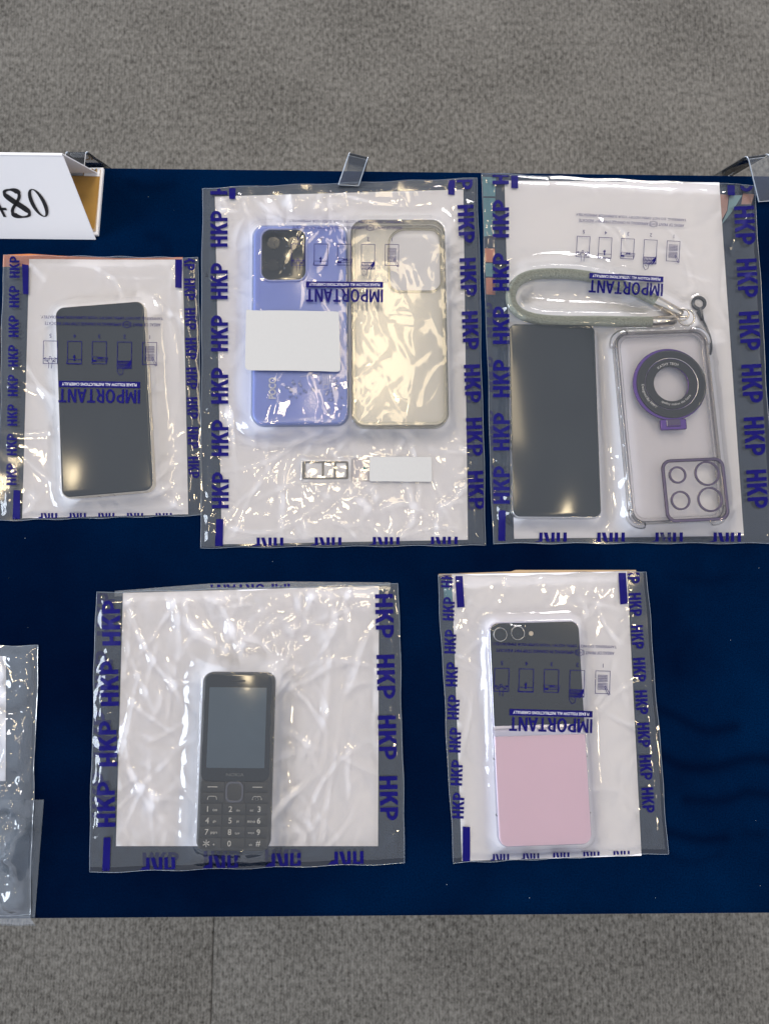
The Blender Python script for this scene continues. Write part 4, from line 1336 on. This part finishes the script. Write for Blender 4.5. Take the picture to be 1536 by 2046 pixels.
# folded-over top with the edge of its lettering showing
fv = [(230, 1181), (420, 1166), (580, 1162), (780, 1164), (780, 1180), (230, 1192)]
strip(b4, fv, M['film_rough'], 'folded_flap', .0009)
v, f = fit2d(cut2d(headline(), 2.5), 0, 0, 1, 1)
pp = np.array([497, 1178]) + v[:, :1] * np.array([-164, 2.0]) + v[:, 1:] * np.array([0, 22.0])
pp[:, 1] = np.minimum(pp[:, 1], 1173.5)
pw = up_(pp[:, 0], pp[:, 1], .001) - b4.c
mesh('folded_print', np.c_[pw, np.full(len(pw), .00125)], f, M['ink'], b4.root)

# ================================================================== bag with the folding phone
b5 = Bag('evidence_bag', 'small clear navy-printed bag holding the black and pink folding phone',
         [(874, 1148), (1290, 1142), (1334, 1705), (905, 1724)])
paper('white paper sheet behind the black and pink folding phone', [(902, 1148), (1251, 1142), (1280, 1709), (922, 1720)], 5)
T5 = Z_OBJ + 0.0075
c, an, w, h = frame((974, 1243), (1154, 1240), (1188, 1690), (998, 1694), T5)
ph5 = thing('folding_phone', 'unfolded phone, black glass upper half and pale pink lower half', 'phone', (c[0], c[1], Z_OBJ), an)
L5 = Loc(c, an, T5)
yh = L5(1080, 1457)[1]
yh2 = L5(1080, 1470)[1]
slab('frame', w, h, .0078, 0, .0066, M['lav'], ph5, .0016, steps=5)
yt = L5(1070, 1449)[1]
def slab4(name, wd, y0, y1, rads, z0, z1, mat, parent):
    return shape2d(name, [rr(wd, y1 - y0, rads, 0, (y0 + y1) / 2, 10)], z0, z1, mat, parent, .0003)
gt = slab4('upper_glass', w - .0016, yt, h / 2 - .0008, (.0070, .0070, .0005, .0005), .0060, .0071, M['glass_black'], ph5)
slab4('lower_back', w - .0016, -h / 2 + .0008, yh2, (.0005, .0005, .0070, .0070), .0060, .0071, M['pink'], ph5)
tube('hinge', [(-w / 2 + .0004, yh + .0004, .0064), (w / 2 - .0004, yh + .0004, .0064)], .0007, M['lav'], ph5, 10)
slab('hinge_cover', w - .0010, abs(yt - yh2) - .0006, .0003, .0060, .00675, M['lav'], ph5, .0001, 0, (yt + yh2) / 2)
for (px, py) in ((999, 1268), (1034, 1265)):
    x, y = L5(px, py)
    ln_ = shape2d('lens', [circ(.0050, x, y)], .0070, .0084, M['glass_black'], gt, .0003)
    shape2d('lens_ring', [circ(.0054, x, y), circ(.0049, x, y)], .0070, .0086, M['silver'], gt, .0002)
    shape2d('lens_core', [circ(.0022, x, y, 24)], .0083, .0086, M['screen'], gt, .0001)
x, y = L5(1061, 1266)
M['flash'] = pmat('flash_window', (0.75, 0.66, 0.55), .3)
shape2d('flash', [circ(.0018, x, y, 24)], .0070, .0073, M['flash'], gt, .0001)
for y0, y1 in ((.008, .030), (.034, .048)):
    box('side_button', -w / 2 - .0005, -w / 2 + .0004, y0, y1, .0022, .0046, M['lav'], ph5, .0002)
for y_ in (-.020, -.062):
    for s_ in (-1, 1):
        box('antenna_gap', s_ * w / 2 - .0003, s_ * w / 2 + .0003, y_ - .0004, y_ + .0004, .001, .0058, M['char'], ph5)
b5.add(sdf_rr(c, an, w, h, .0078), T5)
xy = up_(1017, 1267, T5)
b5.add(sdf_rr(xy, 0, .025, .011, .005), T5 + .0014)
b5.build(wr=0.75, crumple=.7, cling=.20, nf=50, seed=31, low=0.0008,
         hot=((.85, .15, .08), (.9, .6, .1), (.85, .85, .08), (.08, .2, .15)),
         tension=[(945, 1290, 40, .020, .0012), (1175, 1240, 100, .020, .0012), (1290, 1640, -50, .018, .0012), (1180, 1330, 80, .03, .0009), (1200, 1575, 0, .02, .0010), (960, 1390, 80, .012, .001)])
put_marks(b5, 'side_print', [((893 + 3.2 * i, 1151 + 65.6 * i), 46 + .8 * i, 23, 88) for i in range(8)])
put_marks(b5, 'side_print', [((1265 + 4.2 * i, 1143 + 65.2 * i), 46 + .6 * i, 24, -86.5) for i in range(8)])
put_marks(b5, 'bottom_print', [((997 + 60.2 * i, 1722 - 1.5 * i), 40, 30, 181) for i in range(5)])
put_block(b5, [(909, 1151), (924, 1151), (928, 1213), (913, 1214)])
put_block(b5, [(1235, 1144), (1250, 1144), (1254, 1206), (1239, 1208)])
put_block(b5, [(924, 1652), (939, 1653), (939, 1722), (924, 1722)])
put_instruction(b5, (1100, 1449), 166, 178.5)
strip(b5, [(884, 1160), (906, 1160), (908, 1205), (888, 1206)], M['teal'])
strip(b5, [(876, 1147), (1020, 1142), (1030, 1139), (1270, 1139), (1270, 1147), (876, 1152)], M['cardboard'], 'folded_flap')

# ================================================================== bags cut by the left edge of the picture
b6 = Bag('evidence_bag', 'unprinted clear bag with white paper at the left edge, overhanging the front of the table',
         [(-330, 1290), (78, 1290), (62, 1828), (-340, 1826)], 1.6)
paper('white paper sheet in the unprinted bag at the left edge', [(-300, 1312), (14, 1311), (13, 1560), (-300, 1560)], 6)
b6.build(wr=1.3, crumple=1.4, fs=2.2, nf=220, seed=42, low=0.0016, puff=.003, hot=((.9, .45, .08), (.92, .6, .07), (.9, .85, .1), (.95, .75, .06)))
for o_ in b6.root.children:
    if o_.name.startswith('front_film'):
        o_.data.materials.clear(); o_.data.materials.append(M['film_clear'])
# end that hangs over the table edge
def flap(bag, px_a, px_b, name):
    a, b = up_(*px_a) - bag.c, up_(*px_b) - bag.c
    vs, fs = [], []
    n, m = 40, 10
    for j in range(m + 1):
        t = j / m
        for i in range(n + 1):
            s = i / n
            p = a * (1 - s) + b * s
            vs.append((p[0] + .004 * t * math.sin(s * 2.5), p[1] - .010 * t, .0014 - .006 * t * t + .0006 * math.sin(s * 40 + t * 3) * t))
    for j in range(m):
        for i in range(n):
            k = j * (n + 1) + i
            fs.append((k, k + n + 1, k + n + 2, k + 1))
    mesh(name, vs, fs, M['film_clear'], bag.root, True)
flap(b6, (-338, 1826), (62, 1828), 'bag_end')
b7 = Bag('polythene_sleeve', 'small plain clear polythene sleeve poking out from under the unprinted bag at the left edge',
         [(-150, 1600), (88, 1598), (70, 1834), (-150, 1834)], 1.6, 'plain clear sleeves')
for k_ in ('group',):
    del b7.root[k_]
s_build_film = M['film']
b7.H = None
def thin_bag(b):
    X, Y = b.XY[..., 0], b.XY[..., 1]
    H = 0.00035 + 0.00006 * np.sin(X * 300) * np.sin(Y * 260)
    b.H = H
    b.sheet('sleeve_film', X, Y, H, M['film_rough'])
thin_bag(b7)

# ================================================================== tent card with number
ZT = 0.0
B = up_(192, 479, 0.0)
lo_, hi_ = 0.01, 0.12
for _ in range(40):
    mid = (lo_ + hi_) / 2
    if up_(141, 309, mid)[0] < B[0]: hi_ = mid     # higher plane pulls the point back to the right
    else: lo_ = mid
hr = mid
hr = min(max(hr, .03), .075)
Rg = up_(141, 309, hr)
depth = Rg[1] - B[1]
tent = thing('tent_card', 'white folded tent card with black numerals at the upper left', 'sign', (B[0], B[1], 0), 0)
LT = 0.24
th = .0009
sl = math.hypot(depth, hr)
nrm = np.array([-hr, depth]) / sl            # outward normal of the front panel in (y,z)
def panel(name, y0, z0, y1, z1, sgn):
    n2 = np.array([-(z1 - z0), (y1 - y0)]); n2 = n2 / np.linalg.norm(n2) * th * sgn
    vs = []
    for x in (-LT, 0.0):
        for (y, z) in ((y0, z0), (y1, z1), (y1 - n2[0], z1 - n2[1]), (y0 - n2[0], z0 - n2[1])):
            vs.append((x, y, z))
    fs = [(0, 4, 5, 1), (1, 5, 6, 2), (2, 6, 7, 3), (3, 7, 4, 0), (0, 1, 2, 3), (7, 6, 5, 4)]
    return mesh(name, vs, fs, M['card'], tent)
fpn = panel('front_panel', 0, 0.0006, depth, hr, 1)
panel('back_panel', depth + .0002, hr + .0004, depth + .030, .0010, -1)
tube('folded_ridge', [(-LT, depth + .0002, hr - .0004), (0, depth + .0002, hr - .0004)], .0009, M['card'], tent, 10)
# numerals drawn on the sloping panel: x along the card, s up the slope
def num0(cx, cy, hh, ww):
    o = [(cx + ww / 2 * math.cos(t), cy + hh / 2 * math.sin(t)) for t in np.linspace(0, 2 * math.pi, 40)[:-1]]
    i = [(cx + ww * .25 * math.cos(t), cy + hh * .465 * math.sin(t)) for t in np.linspace(0, 2 * math.pi, 40)[:-1]]
    return poly2d([o, i])
def num8(cx, cy, hh, ww):
    # one pen path with thick and thin strokes
    pts = []
    for t in np.linspace(0, 2 * math.pi, 80):
        y = math.sin(t)
        x = math.sin(2 * t)
        k = 1.0 if math.sin(t) < 0 else .84
        pts.append((cx + x * ww * .50 * k * (1 if True else 0), cy + (y * (.5 if y < 0 else .47)) * hh))
    vs, fs = [], []
    n = len(pts)
    for i, (x, y) in enumerate(pts):
        a, b = pts[max(i - 1, 0)], pts[min(i + 1, n - 1)]
        d = np.array([b[0] - a[0], b[1] - a[1]]); d /= np.linalg.norm(d)
        # broad nib: heavy on the falling diagonal, fine on the rising one
        wd = ww * (.06 + .13 * max(0.0, -(d[0] * d[1])) * 2 + .03 * abs(d[1]))
        for s in (-1, 1):
            vs.append((x - d[1] * s * wd, y + d[0] * s * wd))
    for i in range(n - 1):
        fs.append((2 * i, 2 * i + 2, 2 * i + 3, 2 * i + 1))
    return np.array(vs), fs
def num4(cx, cy, hh, ww):
    a = poly2d([[(cx + .10 * ww, cy - hh / 2), (cx + .26 * ww, cy - hh / 2), (cx + .26 * ww, cy + hh / 2), (cx + .10 * ww, cy + hh / 2)]])
    b = poly2d([[(cx - .5 * ww, cy - hh * .25), (cx + .5 * ww, cy - hh * .25), (cx + .5 * ww, cy - hh * .16), (cx - .5 * ww, cy - hh * .16)]])
    d = strokes([[(cx - .46 * ww, cy - hh * .2), (cx + .2 * ww, cy + hh * .48)]], ww * .06, 1)
    return join2d([a, b, d])
def on_panel(px, py):
    """photo pixel -> (x, s) on the front panel"""
    d = np.array([(px - CXP) / F_PX, -(py - CYP) / F_PX, -1.0]) @ RM.T
    # plane through B with slope direction (0,depth,hr)
    n = np.array([0, -hr, depth])
    t = (np.array([B[0], B[1], 0]) - CAM) @ n / (d @ n)
    p = CAM + d * t - np.array([B[0], B[1], 0])
    return p[0], math.hypot(p[1], p[2])
def numeral(fn, c_px, top_px, bot_px, wpx):
    x, s = on_panel(*c_px)
    st = on_panel(*top_px)[1]; sb = on_panel(*bot_px)[1]
    ww = wpx / 2550.0
    v, f = fn(x, (st + sb) / 2, st - sb, ww)
    y = v[:, 1] / sl * depth + nrm[0] * .0001; z = .0006 + v[:, 1] / sl * (hr - .0006)
    mesh('numeral', np.c_[v[:, 0], y - .00025, z + .0003], f, M['ink_black'], tent)
numeral(num0, (77, 405), (77, 377), (77, 433), 33)
numeral(num8, (33, 405), (33, 377), (33, 433), 34)
numeral(num4, (-10, 405), (-10, 377), (-10, 433), 36)

# taped carton under the tent card
q = [up_(a, b, .005) for a, b in ((120, 333), (205, 332), (194, 466), (112, 466))]
bc = sum(q) / 4
carton = thing('taped_carton', 'flat white carton with brown packing tape sticking out from the tent card', 'carton', (bc[0], bc[1], 0))
cv = [p - bc for p in q]
def prism(name, pts, z0, z1, mat, parent):
    n = len(pts)
    vs = [(x, y, z0) for x, y in pts] + [(x, y, z1) for x, y in pts]
    fs = [tuple(range(n - 1, -1, -1)) if False else tuple(range(n)), tuple(range(n, 2 * n))] + [(i, (i + 1) % n, (i + 1) % n + n, i + n) for i in range(n)]
    o = mesh(name, vs, fs, mat, parent)
    bm = bmesh.new(); bm.from_mesh(o.data); bmesh.ops.recalc_face_normals(bm, faces=bm.faces); bm.to_mesh(o.data); bm.free()
    return o
prism('carton_body', cv, 0.0004, .0034, M['card'], carton)
def CP(px, py): 
    w_ = up_(px, py, .005) - bc
    return (float(w_[0]), float(w_[1]))
prism('lid', [CP(122, 336), CP(200, 337), CP(190, 460), CP(114, 462)], .0034, .0042, M['cardboard'], carton)
prism('packing_tape', [CP(122, 349), CP(199, 352), CP(188, 455), CP(114, 456)], .0042, .0045, M['tape'], carton)
prism('tape_end', [CP(122, 336), CP(199, 337), CP(198.5, 351), CP(122, 348)], .0042, .0045, M['card'], carton)
v, f = fit2d(text2d('MOVI', .03), 0, 0, 1, 1)
vv = np.array([CP(174 - a * 40, 340 + b * 9) for a, b in v])
mesh('tape_lettering', np.c_[vv, np.full(len(vv), .0047)], f, M['tan_print'], carton)

# ================================================================== acrylic clips along the back edge
def clip(label, apex_l, apex_r, foot_l, foot_r, ha, back):
    """bent strip of clear acrylic: front leg resting on the table, bend, back leg over the edge"""
    A = [np.array([*up_(*p, ha), ha]) for p in (apex_l, apex_r)]
    Fp = [np.array([*up_(*p, .004), .0035]) for p in (foot_l, foot_r)]
    Bk = [A[i] + np.array([back[0], back[1], -ha - .03]) for i in (0, 1)]
    o0 = (A[0] + A[1]) / 2; o0[2] = 0
    t = thing('acrylic_clip', label, 'clip', tuple(o0), 0, 'clear acrylic clips along the back edge')
    def prof(i):
        a, b, f = A[i], Bk[i], Fp[i]
        d1 = (f - a) / np.linalg.norm(f - a); d2 = (b - a) / np.linalg.norm(b - a)
        r = .005
        p = [f]
        for k in range(7):
            s = k / 6
            p.append((a + d1 * r) * (1 - s) ** 2 + 2 * a * s * (1 - s) + (a + d2 * r) * s * s)
        p.append(b)
        return p
    pl, pr = prof(0), prof(1)
    n = len(pl)
    thk = .0022
    vs, fs = [], []
    for i in range(n):
        a = pl[max(i - 1, 0)]; b = pl[min(i + 1, n - 1)]
        tg = (b - a) / np.linalg.norm(b - a)
        wd = (pr[i] - pl[i]) / np.linalg.norm(pr[i] - pl[i])
        nn = np.cross(wd, tg); nn /= np.linalg.norm(nn)
        if nn[2] < 0 and i < n // 2: nn = -nn
        if i: 
            if nn @ last < 0: nn = -nn
        last = nn
        for p in (pl[i], pr[i]):
            vs.append(p - o0)
        for p in (pr[i], pl[i]):
            vs.append(p - nn * thk - o0)
    for i in range(n - 1):
        for k in range(4):
            k2 = (k + 1) % 4
            fs.append((i * 4 + k, i * 4 + k2, (i + 1) * 4 + k2, (i + 1) * 4 + k))
    fs += [(0, 1, 2, 3), tuple((n - 1) * 4 + k for k in (3, 2, 1, 0))]
    for pp_ in (pl, pr):
        tube('polished_edge', [p - o0 + np.array([0, 0, .0002]) for p in pp_], .0005, M['acrylic_edge'], t, 6)
    tube('polished_edge', [pl[0] - o0, pr[0] - o0], .0006, M['acrylic_edge'], t, 6)
    o = mesh('bent_strip', vs, fs, M['acrylic'], t)
    bm = bmesh.new(); bm.from_mesh(o.data); bmesh.ops.recalc_face_normals(bm, faces=bm.faces)
    bmesh.ops.bevel(bm, geom=[e for e in bm.edges if e.calc_face_angle(0) > 1.0], offset=.0004, segments=2, affect='EDGES')
    bm.to_mesh(o.data); bm.free()
clip('clear acrylic clip standing above the blue phone bag', (699, 301), (736, 310), (676, 368), (716, 370), .022, (-.004, .012))
clip('clear acrylic clip behind the white tent card', (132, 300), (172, 300), (128, 352), (166, 352), .030, (.010, .014))
clip('clear acrylic clip at the right corner of the purple ring case bag', (1493, 309), (1535, 304), (1516, 402), (1562, 399), .026, (-.012, .010))

# ================================================================== specks of lint on the velvet
bm = bmesh.new()
rl = random.Random(5)
for i in range(48):
    px, py = rl.uniform(0, 1536), rl.uniform(340, 1830)
    x, y = up_(px, py)
    r = rl.uniform(.00008, .00017)
    bmesh.ops.create_icosphere(bm, subdivisions=1, radius=1, matrix=Matrix.Translation((x, y, .0003)) @ Matrix.Rotation(rl.uniform(0, 3), 4, 'Z') @ Matrix.Diagonal((r * rl.uniform(1, 2.5), r, r, 1)))
me = bpy.data.meshes.new('lint'); bm.to_mesh(me); bm.free(); me.materials.append(M['lint'])
lint = link(bpy.data.objects.new('lint', me))
tag(lint, 'pale specks of lint scattered over the navy velvet', 'lint', kind='stuff')
